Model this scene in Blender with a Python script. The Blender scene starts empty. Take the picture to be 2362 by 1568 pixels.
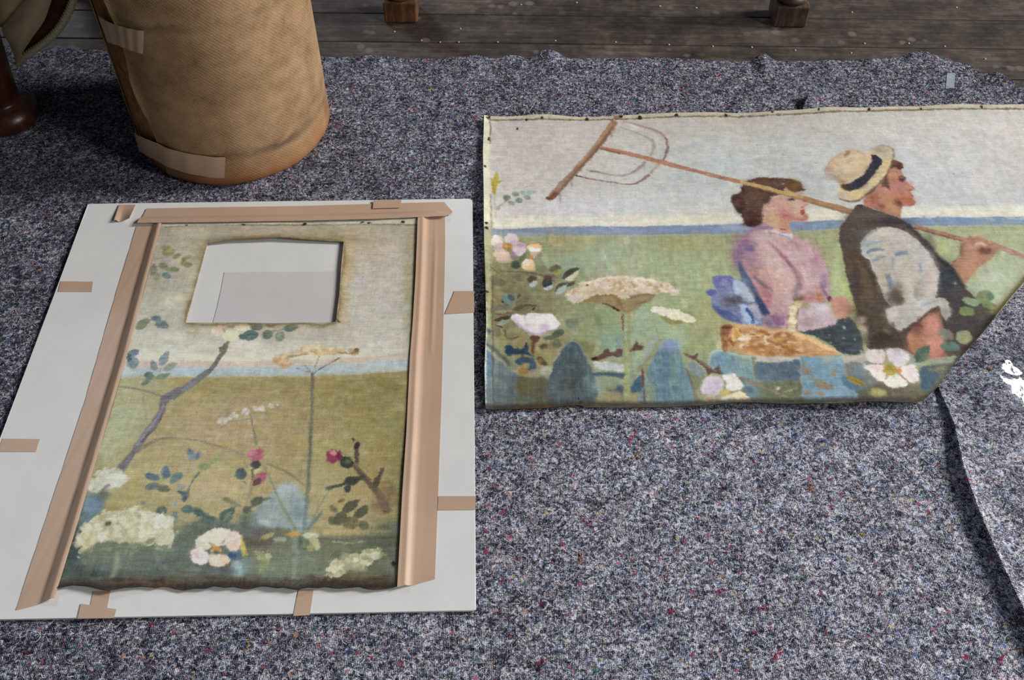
import bpy, bmesh, math, random
import numpy as np
from mathutils import Vector

# ---------------------------------------------------------------- camera, light, exposure
scene = bpy.context.scene
C = scene.collection
FPX, CX, CY, YH, HC = 2290., 1181., 784., -1844., 1.1      # focal length, centre, horizon (px of a 2362 x 1568 frame), camera height (m)
PITCH = math.atan((CY-YH)/FPX)
cd = bpy.data.cameras.new('camera'); cam = bpy.data.objects.new('camera', cd); C.objects.link(cam)
cd.sensor_width = 36.; cd.lens = 36.*FPX/2362.; cd.clip_start = .02
cam.location = (0, 0, HC); cam.rotation_euler = (math.pi/2-PITCH, 0, 0)
scene.camera = cam
w = bpy.data.worlds.new('room_ambience'); scene.world = w; w.use_nodes = True
w.node_tree.nodes['Background'].inputs[0].default_value = (.80, .90, 1.0, 1); w.node_tree.nodes['Background'].inputs[1].default_value = .085
def area_light(name, loc, tgt, sx, sy, e, col):
    l = bpy.data.lights.new(name, 'AREA'); l.shape = 'RECTANGLE'; l.size = sx; l.size_y = sy; l.energy = e; l.color = col
    o = bpy.data.objects.new(name, l); C.objects.link(o); o.location = loc
    o.rotation_euler = (Vector(tgt)-Vector(loc)).to_track_quat('-Z', 'Y').to_euler()
area_light('window_or_fill_light', (6.5, 2.2, 3.7), (.1, 1.1, 0), 1.6, 2.2, 760, (1., .985, .955))
area_light('window_or_fill_light', (4.8, -1.7, 3.2), (.1, 1.0, 0), 1.2, 1.8, 190, (1., .985, .955))
area_light('window_or_fill_light', (-2.8, 5., 3.6), (-.3, 1.0, 0), 1.2, 1.8, 105, (.78, .88, 1.))  # added cool light for the left tape's sheen, no window known there
vs = scene.view_settings
vs.view_transform = 'Standard'; vs.look = 'None'; vs.gamma = 1; vs.exposure = -.30; vs.use_curve_mapping = False

# ---------------------------------------------------------------- measuring helpers
UPY, UPZ, FWY, FWZ = math.sin(PITCH), math.cos(PITCH), math.cos(PITCH), -math.sin(PITCH)
def floor_xy(x, y, z):
    """where the sight line through photo point (x, y) meets the level z"""
    x = np.asarray(x, float); y = np.asarray(y, float)
    a = (CY-y)/FPX; dy = a*UPY+FWY; dz = a*UPZ+FWZ; t = (z-HC)/dz
    return (x-CX)/FPX*t, dy*t
def ref_uv(X, Y, z):
    vz = z-HC; b = Y*FWY+vz*FWZ; u = Y*UPY+vz*UPZ
    return CX+FPX*X/b, CY-FPX*u/b
def G(x, y, z=0.):
    X, Y = floor_xy(x, y, z); return np.array([float(X), float(Y), z])
def on_plane_y(x, y, Y):
    a = (CY-y)/FPX; t = Y/(a*UPY+FWY); return np.array([(x-CX)/FPX*t, Y, HC+(a*UPZ+FWZ)*t])
def poly_g(pts, z): return np.array([G(a, b, z) for a, b in pts])
def resample(p, n):
    p = np.asarray(p, float); d = np.r_[0, np.cumsum(np.linalg.norm(np.diff(p, axis=0), axis=1))]
    t = np.linspace(0, d[-1], n); return np.stack([np.interp(t, d, p[:, k]) for k in range(p.shape[1])], 1)

# ---------------------------------------------------------------- mesh helpers
def tag(o, label=None, cat=None, group=None, kind=None):
    if label: o['label'] = label
    if cat: o['category'] = cat
    if group: o['group'] = group
    if kind: o['kind'] = kind
    return o
def link(name, me, mat=None, parent=None, smooth=True):
    if mat: me.materials.append(mat)
    if smooth: me.polygons.foreach_set('use_smooth', [True]*len(me.polygons))
    o = bpy.data.objects.new(name, me); C.objects.link(o)
    if parent: o.parent = parent
    return o
def from_py(name, v, f, mat=None, parent=None, smooth=True, uv=None):
    me = bpy.data.meshes.new(name); me.from_pydata([tuple(map(float, q)) for q in v], [], [tuple(map(int, q)) for q in f])
    if uv is not None:
        l = me.uv_layers.new(name='UVMap'); idx = np.empty(len(me.loops), int); me.loops.foreach_get('vertex_index', idx)
        l.data.foreach_set('uv', np.asarray(uv, float)[idx].ravel())
    me.update(); return link(name, me, mat, parent, smooth)
def empty(name, loc): o = bpy.data.objects.new(name, None); C.objects.link(o); o.location = loc; o.empty_display_size = .05; return o
def grid_faces(nu, nv, off=0, keep=None):
    f = []
    for i in range(nu-1):
        for j in range(nv-1):
            if keep is None or keep(i, j): f.append((off+i*nv+j, off+(i+1)*nv+j, off+(i+1)*nv+j+1, off+i*nv+j+1))
    return f
def up_faces(v, f):
    v = np.asarray(v); out = []
    for q in f:
        a, b, c = v[q[0]], v[q[1]], v[q[2]]
        n = np.cross(b-a, c-a)[2]
        out.append(q if n >= 0 else q[::-1])
    return out
def solid(o, t, off=-1.):
    m = o.modifiers.new('thickness', 'SOLIDIFY'); m.thickness = t; m.offset = off; e = o.modifiers.new('crisp_edges', 'EDGE_SPLIT'); e.split_angle = math.radians(50); return o
def box(bm, x0, x1, y0, y1, z0, z1):
    vs_ = [bm.verts.new(p) for p in [(x0, y0, z0), (x1, y0, z0), (x1, y1, z0), (x0, y1, z0), (x0, y0, z1), (x1, y0, z1), (x1, y1, z1), (x0, y1, z1)]]
    for q in [(3, 2, 1, 0), (4, 5, 6, 7), (0, 1, 5, 4), (1, 2, 6, 5), (2, 3, 7, 6), (3, 0, 4, 7)]: bm.faces.new([vs_[k] for k in q])
def box_obj(name, x0, x1, y0, y1, z0, z1, mat, parent=None, bev=.002, seg=2):
    bm = bmesh.new(); box(bm, x0, x1, y0, y1, z0, z1)
    if bev: bmesh.ops.bevel(bm, geom=list(bm.edges), offset=bev, segments=seg, affect='EDGES', profile=.5)
    me = bpy.data.meshes.new(name); bm.to_mesh(me); bm.free(); return link(name, me, mat, parent, False)
def lathe(name, prof, cx, cy, mat, parent=None, n=40):
    v, f = [], []
    for r, z in prof:
        for k in range(n):
            a = 2*math.pi*k/n; v.append((cx+r*math.cos(a), cy+r*math.sin(a), z))
    m = len(prof)
    for i in range(m-1):
        for k in range(n): f.append((i*n+k, i*n+(k+1) % n, (i+1)*n+(k+1) % n, (i+1)*n+k))
    f.append(tuple(range(n))[::-1]); f.append(tuple((m-1)*n+k for k in range(n)))
    return from_py(name, v, f, mat, parent)
def snoise(seed, n=14):
    r = np.random.default_rng(seed); k = r.normal(size=(n, 2)); ph = r.random(n)*6.28
    return lambda x, y, s: sum(np.sin((k[i, 0]*x+k[i, 1]*y)*s+ph[i]) for i in range(n))/math.sqrt(n)

# ---------------------------------------------------------------- material helpers
class Mat:
    def __init__(s, name, rough=.8, spec=.3):
        s.m = bpy.data.materials.new(name); s.m.use_nodes = True; s.t = s.m.node_tree; s.b = s.t.nodes['Principled BSDF']
        s.b.inputs['Roughness'].default_value = rough; s.b.inputs['Specular IOR Level'].default_value = spec
        s.tc = s.t.nodes.new('ShaderNodeTexCoord')
    def n(s, typ, **k):
        q = s.t.nodes.new('ShaderNode'+typ)
        for a, b in k.items():
            if a in q.inputs.keys():
                if isinstance(b, bpy.types.NodeSocket): s.t.links.new(b, q.inputs[a])
                else: q.inputs[a].default_value = b
            else: setattr(q, a, b)
        return q
    def lk(s, a, b): s.t.links.new(a, b)
    def co(s, sc=(1, 1, 1), out='Object', rot=(0, 0, 0)):
        q = s.n('Mapping'); q.inputs['Scale'].default_value = sc; q.inputs['Rotation'].default_value = rot; s.lk(s.tc.outputs[out], q.inputs['Vector']); return q.outputs[0]
    def noise(s, scale, det=2, rough=.5, vec=None, dist=0.):
        q = s.n('TexNoise', Scale=scale, Detail=det, Roughness=rough, Distortion=dist); s.lk(vec if vec is not None else s.co(), q.inputs['Vector']); return q.outputs['Fac']
    def math(s, op, a, b=0., clamp=False):
        q = s.n('Math', operation=op, use_clamp=clamp)
        for i, x in enumerate((a, b)):
            if isinstance(x, bpy.types.NodeSocket): s.lk(x, q.inputs[i])
            else: q.inputs[i].default_value = x
        return q.outputs[0]
    def ramp(s, fac, stops, mode='LINEAR'):
        q = s.n('ValToRGB'); s.lk(fac, q.inputs[0]); e = q.color_ramp.elements; q.color_ramp.interpolation = mode
        while len(e) < len(stops): e.new(.5)
        for k, (p, c) in enumerate(stops): e[k].position = p; e[k].color = (*c, 1) if len(c) == 3 else c
        return q.outputs[0]
    def mix(s, fac, a, b, mode='MIX'):
        q = s.n('MixRGB', blend_type=mode)
        for i, x in enumerate((fac, a, b)):
            if isinstance(x, bpy.types.NodeSocket): s.lk(x, q.inputs[i])
            else: q.inputs[i].default_value = x if i == 0 else (*x, 1)
        return q.outputs[0]
    def bump(s, h, strength=.5, dist=.001):
        q = s.n('Bump'); q.inputs['Strength'].default_value = strength; q.inputs['Distance'].default_value = dist; s.lk(h, q.inputs['Height']); s.lk(q.outputs[0], s.b.inputs['Normal'])
    def col(s, c):
        if isinstance(c, bpy.types.NodeSocket): s.lk(c, s.b.inputs['Base Color'])
        else: s.b.inputs['Base Color'].default_value = (*c, 1)
        return s.m
def lin(r, g, b): return tuple((c/255/12.92 if c/255 <= .04045 else ((c/255+.055)/1.055)**2.4) for c in (r, g, b))

def mat_fleece(name, row_angle, lighter, rows=.12):
    m = Mat(name, 1., .05)
    n1 = m.noise(780, 2, .75); n2 = m.noise(185, 3, .62, None, .8); n3 = m.noise(38, 2, .5)
    th = m.noise(420, 2, .7, m.co((1, .22, 1), rot=(0, 0, .5)), 1.5); th2 = m.noise(420, 2, .7, m.co((.22, 1, 1), rot=(0, 0, .3)), 1.5)
    f = m.math('ADD', m.math('MULTIPLY', m.math('SUBTRACT', n1, .5), .9), m.math('MULTIPLY', m.math('SUBTRACT', n2, .5), 1.0)); f = m.math('ADD', f, .5); f = m.math('ADD', f, m.math('MULTIPLY', m.math('SUBTRACT', n3, .5), .28))
    f = m.math('ADD', f, m.math('MULTIPLY', m.math('SUBTRACT', th, .5), .35)); f = m.math('ADD', f, m.math('MULTIPLY', m.math('SUBTRACT', th2, .5), .35))
    wv = m.n('TexWave', Scale=150., Distortion=2.2, Detail=2.); wv.inputs['Detail Scale'].default_value = 3.; m.lk(m.co((1, 1, 1), rot=(0, 0, row_angle)), wv.inputs['Vector'])
    f = m.math('ADD', f, m.math('MULTIPLY', m.math('SUBTRACT', wv.outputs['Fac'], .5), rows)); f = m.math('ADD', f, lighter)
    # tone: paler around the front right middle, darker with distance, broken up by noise
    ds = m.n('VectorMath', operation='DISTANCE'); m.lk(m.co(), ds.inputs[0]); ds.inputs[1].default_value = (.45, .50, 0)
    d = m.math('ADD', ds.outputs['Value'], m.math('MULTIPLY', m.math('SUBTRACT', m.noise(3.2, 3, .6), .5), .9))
    tone_shift = m.n('MapRange'); m.lk(d, tone_shift.inputs['Value'])
    for k_, v_ in (('From Min', .35), ('From Max', 1.15), ('To Min', .028), ('To Max', -.050)): tone_shift.inputs[k_].default_value = v_
    f = m.math('ADD', f, tone_shift.outputs[0])
    c = m.ramp(f, [(.27, (.009, .009, .015)), (.42, (.047, .047, .064)), (.53, (.165, .165, .205)), (.64, (.41, .41, .47)), (.79, (.84, .84, .90))])
    tint = m.ramp(m.noise(120, 2, .6), [(.28, (.76, .88, 1.14)), (.42, (.95, .97, 1.05)), (.54, (1.0, 1., .98)), (.64, (1.10, 1.0, .97)), (.76, (1.18, .88, 1.0))]); c = m.mix(1., c, tint, 'MULTIPLY')
    for sc, thr, rad, off in ((105, .94, .32, 0.), (190, .91, .36, 3.3)):
        v = m.n('TexVoronoi', Scale=float(sc)); mp = m.co(); ad = m.n('VectorMath', operation='ADD'); m.lk(mp, ad.inputs[0]); nz = m.n('TexNoise', Scale=300., Detail=2.); m.lk(mp, nz.inputs['Vector'])
        sb = m.n('VectorMath', operation='SCALE'); m.lk(nz.outputs['Color'], sb.inputs[0]); sb.inputs['Scale'].default_value = .006; m.lk(sb.outputs[0], ad.inputs[1]); m.lk(ad.outputs[0], v.inputs['Vector'])
        se = m.n('SeparateColor'); m.lk(v.outputs['Color'], se.inputs[0])
        k = m.math('MULTIPLY', m.math('GREATER_THAN', se.outputs[0], thr), m.math('LESS_THAN', v.outputs['Distance'], rad))
        k = m.math('MULTIPLY', k, m.ramp(n1, [(.35, (.25, .25, .25)), (.55, (1, 1, 1))]))
        fl = m.ramp(se.outputs[1], [(0, (.28, .01, .05)), (.16, (.45, .03, .10)), (.3, (.05, .16, .35)), (.42, (.45, .10, .22)), (.54, (.03, .05, .16)), (.64, (.08, .22, .24)), (.74, (.5, .28, .14)), (.84, (.10, .02, .10)), (.94, (.6, .5, .2))], 'CONSTANT')
        c = m.mix(m.math('MULTIPLY', k, .75), c, fl)
    h = m.math('ADD', n1, m.math('MULTIPLY', n2, 1.3)); m.bump(h, .55, .0016)
    return m.col(c)
def mat_wood_floor():
    m = Mat('worn_floorboards', .62, .35)
    oi = m.n('ObjectInfo'); cb = m.n('CombineXYZ'); m.lk(m.math('MULTIPLY', oi.outputs['Random'], 37.), cb.inputs[0]); ad = m.n('VectorMath', operation='ADD'); m.lk(m.co(), ad.inputs[0]); m.lk(cb.outputs[0], ad.inputs[1])
    mp = m.n('Mapping'); mp.inputs['Scale'].default_value = (.06, 1, 1); m.lk(ad.outputs[0], mp.inputs['Vector'])
    gr = m.noise(120, 4, .6, mp.outputs[0], .8); bl = m.noise(9, 4, .65, ad.outputs[0]); fi = m.noise(60, 4, .7, ad.outputs[0])
    f = m.math('ADD', m.math('MULTIPLY', gr, .38), m.math('MULTIPLY', bl, .67)); f = m.math('ADD', f, m.math('MULTIPLY', m.math('SUBTRACT', fi, .5), .3))
    c = m.ramp(f, [(.32, (.014, .011, .009)), (.5, (.054, .041, .034)), (.62, (.100, .078, .064)), (.76, (.20, .162, .136))])
    v = m.n('TexVoronoi', Scale=34.); m.lk(ad.outputs[0], v.inputs['Vector']); se = m.n('SeparateColor'); m.lk(v.outputs['Color'], se.inputs[0])
    d = m.math('ADD', v.outputs['Distance'], m.math('MULTIPLY', m.math('SUBTRACT', fi, .5), .35))
    k = m.math('MULTIPLY', m.ramp(d, [(.22, (1, 1, 1)), (.36, (0, 0, 0))]), m.math('GREATER_THAN', se.outputs[0], .45)); k = m.math('MULTIPLY', k, m.ramp(m.noise(3.2, 2, .5, ad.outputs[0]), [(.46, (0, 0, 0)), (.6, (1, 1, 1))]))
    c = m.mix(m.math('MULTIPLY', k, .45), c, (.24, .205, .175))
    m.bump(m.math('ADD', gr, fi), .35, .0012); return m.col(c)
def mat_paper(name, c0, c1, rough=.75, spec=.25, grain=.25, sc=900):
    m = Mat(name, rough, spec); n = m.noise(sc, 3, .7); b = m.noise(14, 3, .6); f = m.math('ADD', m.math('MULTIPLY', n, grain), m.math('MULTIPLY', b, 1-grain))
    m.bump(n, .12, .0004); return m.col(m.ramp(f, [(.3, c0), (.7, c1)]))
def mat_wood(name, c0, c1, c2, rough=.4, spec=.4, sc=22, stretch=(1, 1, .15)):
    m = Mat(name, rough, spec); v = m.co(stretch); a = m.noise(sc*4, 4, .65, v, 1.); b = m.noise(sc, 3, .6)
    f = m.math('ADD', m.math('MULTIPLY', a, .5), m.math('MULTIPLY', b, .5)); m.bump(a, .2, .001); return m.col(m.ramp(f, [(.32, c0), (.5, c1), (.68, c2)]))
def mat_plain(name, c, rough=.6, spec=.3, var=.25, sc=120):
    m = Mat(name, rough, spec); n = m.noise(sc, 3, .6); lo = tuple(x*(1-var) for x in c); hi = tuple(min(1, x*(1+var)) for x in c); m.bump(n, .2, .0006); return m.col(m.ramp(n, [(.3, lo), (.7, hi)]))
def mat_painted(name, painter, gain, weave_dir):
    px = painter.image(name, gain); H, W = px.shape[:2]
    img = bpy.data.images.new(name, W, H); buf = np.ones((H, W, 4), np.float32); buf[..., :3] = px[::-1]; img.pixels.foreach_set(buf.ravel()); img.update(); img.pack()
    m = Mat(name, .55, .28); t = m.n('TexImage'); t.image = img; t.extension = 'EXTEND'; m.lk(m.tc.outputs['UV'], t.inputs['Vector'])
    a = m.n('TexWave', Scale=210., Distortion=1.2, Detail=1.); m.lk(m.co(), a.inputs['Vector']); b = m.n('TexWave', Scale=210., Distortion=1.2, Detail=1., bands_direction='Y'); m.lk(m.co(), b.inputs['Vector'])
    h = m.math('ADD', m.math('MULTIPLY', a.outputs['Fac'], .5), m.math('MULTIPLY', b.outputs['Fac'], .5)); h = m.math('ADD', h, m.noise(700, 2, .6))
    c = m.mix(.22, t.outputs['Color'], m.ramp(h, [(.55, (.62, .60, .56)), (1.15, (1.12, 1.12, 1.12))]), 'MULTIPLY'); m.bump(h, .22, .0006); return m.col(c)
# ---------------------------------------------------------------- painter
# Brush engine: fills a picture plane (metres on the canvas) with soft polygons, strokes
# and dabs.  Shapes were measured on magnified crops; "crop" maps crop units to the floor.
def vnoise(Hh, Ww, cell, rng, cellx=None):
    cellx = cellx or cell
    gy, gx = int(Hh/cell)+3, int(Ww/cellx)+3
    g = rng.random((gy, gx))
    y = np.arange(Hh)/cell; x = np.arange(Ww)/cellx
    y0 = y.astype(int); x0 = x.astype(int)
    fy = y-y0; fx = x-x0
    fy = fy*fy*(3-2*fy); fx = fx*fx*(3-2*fx)
    a = g[y0][:, x0]; b = g[y0][:, x0+1]; c = g[y0+1][:, x0]; d = g[y0+1][:, x0+1]
    fx = fx[None]; fy = fy[:, None]
    return ((a*(1-fx)+b*fx)*(1-fy)+(c*(1-fx)+d*fx)*fy-.5).astype(np.float32)

def catmull(p, closed, n):
    p = np.asarray(p, float)
    if len(p) < 3 or n < 2: return p
    if closed:
        q = np.vstack([p[-1], p, p[0], p[1]]); m = len(p)
    else:
        q = np.vstack([2*p[0]-p[1], p, 2*p[-1]-p[-2]]); m = len(p)-1
    out = []
    for t in np.arange(n)/n:
        a, b, c, d = q[0:m], q[1:m+1], q[2:m+2], q[3:m+3]
        out.append(.5*((2*b)+(-a+c)*t+(2*a-5*b+4*c-d)*t*t+(-a+3*b-3*c+d)*t**3))
    o = np.stack(out, 1).reshape(-1, 2)
    return o if closed else np.vstack([o, p[-1]])

class Painter:
    def __init__(s, x0, y0, x1, y1, z, ppm, seed, base):
        s.x0, s.y1, s.z, s.ppm = x0, y1, z, ppm
        s.W, s.H = int((x1-x0)*ppm), int((y1-y0)*ppm)
        s.x1, s.y0 = x0+s.W/ppm, y1-s.H/ppm
        s.rng = r = np.random.default_rng(seed)
        s.buf = np.empty((s.H, s.W, 3), np.float32); s.buf[:] = base
        s.n1 = vnoise(s.H, s.W, 3, r); s.n2 = vnoise(s.H, s.W, 9, r); s.n3 = vnoise(s.H, s.W, 32, r)
        s.nh = vnoise(s.H, s.W, 2.2, r, 40); s.nv = vnoise(s.H, s.W, 40, r, 2.2)
        s.crop(0, 0, 1)
        X = s.x0+(np.arange(s.W)+.5)/ppm; Y = s.y1-(np.arange(s.H)+.5)/ppm
        X, Y = np.meshgrid(X, Y)
        s.rx, s.ry = [q.astype(np.float32) for q in ref_uv(X, Y, z)]
    def crop(s, x, y, k): s.c = (x, y, k)
    def T(s, pts):
        a = np.asarray(pts, float).reshape(-1, 2)/s.c[2]+np.array(s.c[:2])
        X, Y = floor_xy(a[:, 0], a[:, 1], s.z)
        return np.stack([(X-s.x0)*s.ppm, (s.y1-Y)*s.ppm], 1)
    def fill(s, t, col, fe=1.6, al=1., jag=1., var=7., col2=None, gd=(0, 1), dry=0., dirn=0):
        fe = max(fe*1.25, .6); jag *= 1.25; pad = fe+jag*2+2
        lo = np.floor(t.min(0)-pad).astype(int); hi = np.ceil(t.max(0)+pad).astype(int)+1
        lo = np.maximum(lo, 0); hi = np.minimum(hi, [s.W, s.H])
        if (hi <= lo).any(): return
        sl = (slice(lo[1], hi[1]), slice(lo[0], hi[0]))
        xx = np.arange(lo[0], hi[0], dtype=np.float32)[None]+.5; yy = np.arange(lo[1], hi[1], dtype=np.float32)[:, None]+.5; t = t.astype(np.float32)
        d2 = np.full((hi[1]-lo[1], hi[0]-lo[0]), 1e9, np.float32); ins = np.zeros(d2.shape, bool)
        for i in range(len(t)):
            ax, ay = t[i-1]; bx, by = t[i]
            ex, ey = bx-ax, by-ay
            L = ex*ex+ey*ey+1e-9
            u = np.clip(((xx-ax)*ex+(yy-ay)*ey)/L, 0, 1)
            d2 = np.minimum(d2, (xx-ax-u*ex)**2+(yy-ay-u*ey)**2)
            if abs(ey) > 1e-9:
                cr = ((ay > yy) != (by > yy)) & (xx < ax+(yy-ay)*ex/ey)
                ins ^= cr
        sd = np.sqrt(d2); sd = np.where(ins, sd, -sd)
        sd = sd+jag*(s.n2[sl]*2.4+s.n1[sl]*1.6)
        a = np.clip(sd/(2*fe)+.5, 0, 1); a = a*a*(3-2*a)*al
        if dry: a = a*np.clip(1-dry+dry*(1.6*(.5+s.n1[sl]+s.nh[sl]*.8)), 0, 1)
        c = np.array(col, float)[None, None]
        if col2 is not None:
            g = ((xx-lo[0])/(hi[0]-lo[0])*gd[0]+(yy-lo[1])/(hi[1]-lo[1])*gd[1])[..., None]
            if gd[0]+gd[1] < 0: g = 1+g
            g = np.clip(g+s.n3[sl][..., None]*.3, 0, 1)
            c = c*(1-g)+np.array(col2, float)*g
        st = s.nv if dirn else s.nh
        c = c+(s.n2[sl]*1.3+s.n1[sl]*.8+st[sl]*.8)[..., None]*var
        s.buf[sl] = s.buf[sl]*(1-a[..., None])+c*a[..., None]
    def poly(s, pts, col, fe=2., sm=3, **k): s.fill(s.T(catmull(np.asarray(pts, float).reshape(-1, 2), True, sm)), col, fe, **k)
    def ell(s, x, y, a, b, ang, col, fe=1.8, **k):
        t = np.arange(18)/18*2*np.pi; ca, sa = math.cos(math.radians(ang)), math.sin(math.radians(ang))
        u, v = a*np.cos(t), b*np.sin(t)
        s.fill(s.T(np.stack([x+u*ca-v*sa, y+u*sa+v*ca], 1)), col, fe, **k)
    def leaf(s, xa, ya, xb, yb, w, col, fe=1.4, bend=0., **k):
        a = np.array([xa, ya], float); d = np.array([xb-xa, yb-ya], float); n = np.array([-d[1], d[0]])/np.hypot(*d)
        t = np.linspace(0, 1, 8); prof = np.sin(np.pi*t**.85)**.8*w*.5
        mid = a+t[:, None]*d+n*(bend*np.sin(np.pi*t))[:, None]
        s.fill(s.T(np.vstack([mid+n*prof[:, None], (mid-n*prof[:, None])[::-1]])), col, fe, **k)
    def line(s, pts, w, col, fe=1.2, sm=4, **k):
        p = catmull(np.asarray(pts, float).reshape(-1, 2), False, sm)
        d = np.gradient(p, axis=0); d /= np.hypot(d[:, 0], d[:, 1])[:, None]+1e-9
        n = np.stack([-d[:, 1], d[:, 0]], 1)
        ww = np.interp(np.linspace(0, 1, len(p)), np.linspace(0, 1, np.size(w)), np.atleast_1d(w))[:, None]*.5
        s.fill(s.T(np.vstack([p+n*ww, (p-n*ww)[::-1]])), col, fe, **k)
    def blob(s, x, y, a, b, col, al=.6, ang=0):
        # soft wash
        c = s.c; r = 2.2*max(a, b) if ang else None
        q = s.T([x-(r or 2.2*a), y-(r or 2.2*b), x+(r or 2.2*a), y-(r or 2.2*b), x+(r or 2.2*a), y+(r or 2.2*b), x-(r or 2.2*a), y+(r or 2.2*b)])
        lo = np.maximum(q.min(0).astype(int), 0); hi = np.minimum(q.max(0).astype(int)+1, [s.W, s.H])
        if (hi <= lo).any(): return
        sl = (slice(lo[1], hi[1]), slice(lo[0], hi[0]))
        x = c[0]+x/c[2]; y = c[1]+y/c[2]; a = a/c[2]; b = b/c[2]
        dx, dy = s.rx[sl]-x, s.ry[sl]-y
        if ang:
            ca, sa = math.cos(math.radians(ang)), math.sin(math.radians(ang)); dx, dy = dx*ca+dy*sa, -dx*sa+dy*ca
        q = (dx/a)**2+(dy/b)**2
        q = q*.72*(1+.12*q)+s.n3[sl]*.9+s.n2[sl]*.5
        m = (np.exp(-np.maximum(q, 0))*min(1, al*1.12))[..., None]
        s.buf[sl] = s.buf[sl]*(1-m)+(np.array(col, np.float32)+(s.n2[sl]*8+s.nh[sl]*6)[..., None])*m
    def dabs(s, x, y, a, b, ang, n, r, cols, al=.8, el=1.6, fe=1.):
        ca, sa = math.cos(math.radians(ang)), math.sin(math.radians(ang))
        for i in range(n):
            q = math.sqrt(s.rng.random()); t = s.rng.random()*6.283
            u, v = a*q*math.cos(t), b*q*math.sin(t); rr = r*(.6+.8*s.rng.random())
            s.ell(x+u*ca-v*sa, y+u*sa+v*ca, rr*el, rr, ang+s.rng.normal()*30, cols[int(s.rng.random()*len(cols))], fe=fe, al=al, jag=.8)
    def scumble(s, n, x0, y0, x1, y1, r0, r1, ang, dl=9., dc=5., al=.4, el=2.6, sd=25):
        # short dry strokes that pick up the colour they start on
        s.c = (0, 0, 1); q = s.rng
        xy = np.stack([q.uniform(x0, x1, n), q.uniform(y0, y1, n)], 1); t = s.T(xy).astype(int)
        for k in range(n):
            i, j = t[k]
            if not (1 < i < s.W-2 and 1 < j < s.H-2): continue
            c = s.buf[j, i]+q.normal()*dl+q.normal(size=3)*dc
            a = ang+q.normal()*sd; ox = (q.random()-.5)*r1
            s.ell(xy[k, 0]+ox*math.cos(math.radians(a)), xy[k, 1]+ox*math.sin(math.radians(a)), q.uniform(r0, r1)*el, q.uniform(r0, r1), a, c, fe=1.4, al=al*q.uniform(.6, 1.3), jag=1.2, dry=.5)
    def band(s, top, bot, col, fe, **k):
        s.c = (0, 0, 1); s.poly(list(top)+list(bot)[::-1], col, fe, sm=1, **k)
    def weave(s, amp, sat=.72, jit=1., con=1.1, piv=160):
        # dry brush: drag the paint a little, break the edges on the canvas tooth
        r = s.rng; H, W = s.H, s.W
        dx = r.normal(size=(H, W))*jit+vnoise(H, W, 5, r)*2+vnoise(H, W, 16, r)*2.5
        dy = r.normal(size=(H, W))*jit+vnoise(H, W, 5, r)*2+vnoise(H, W, 16, r)*2.5
        j, i = np.mgrid[0:H, 0:W]
        b = s.buf[np.clip((j+dy).astype(int), 0, H-1), np.clip((i+dx).astype(int), 0, W-1)]
        c = b.copy(); c[1:] += b[:-1]; c[:-1] += b[1:]; c[:, 1:] += b[:, :-1]; c[:, :-1] += b[:, 1:]; c[1:-1, 1:-1] /= 5
        c[0] = b[0]; c[-1] = b[-1]; c[:, 0] = b[:, 0]; c[:, -1] = b[:, -1]
        b = .45*b+.55*c
        g = b.mean(2, keepdims=True); b = g+(b-g)*sat
        t = vnoise(H, W, 14, r)+.8*vnoise(H, W, 6, r); w = vnoise(H, W, 26, r)
        b = piv+(b-piv)*con; b *= (1+.075*t)[..., None]; b[..., 0] += w*4; b[..., 2] -= w*4
        s.buf = b+(r.normal(size=(H, W))*amp*.9+s.nh*amp+s.nv*amp)[..., None]
    def image(s, name, gain):
        a = np.clip(s.buf, 3, 252)/255.
        lin = np.where(a <= .04045, a/12.92, ((a+.055)/1.055)**2.4)*np.array(gain)
        lin = np.clip(lin, 0, .9)
        a = np.where(lin <= .0031308, lin*12.92, 1.055*lin**(1/2.4)-.055)
        return a

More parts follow.
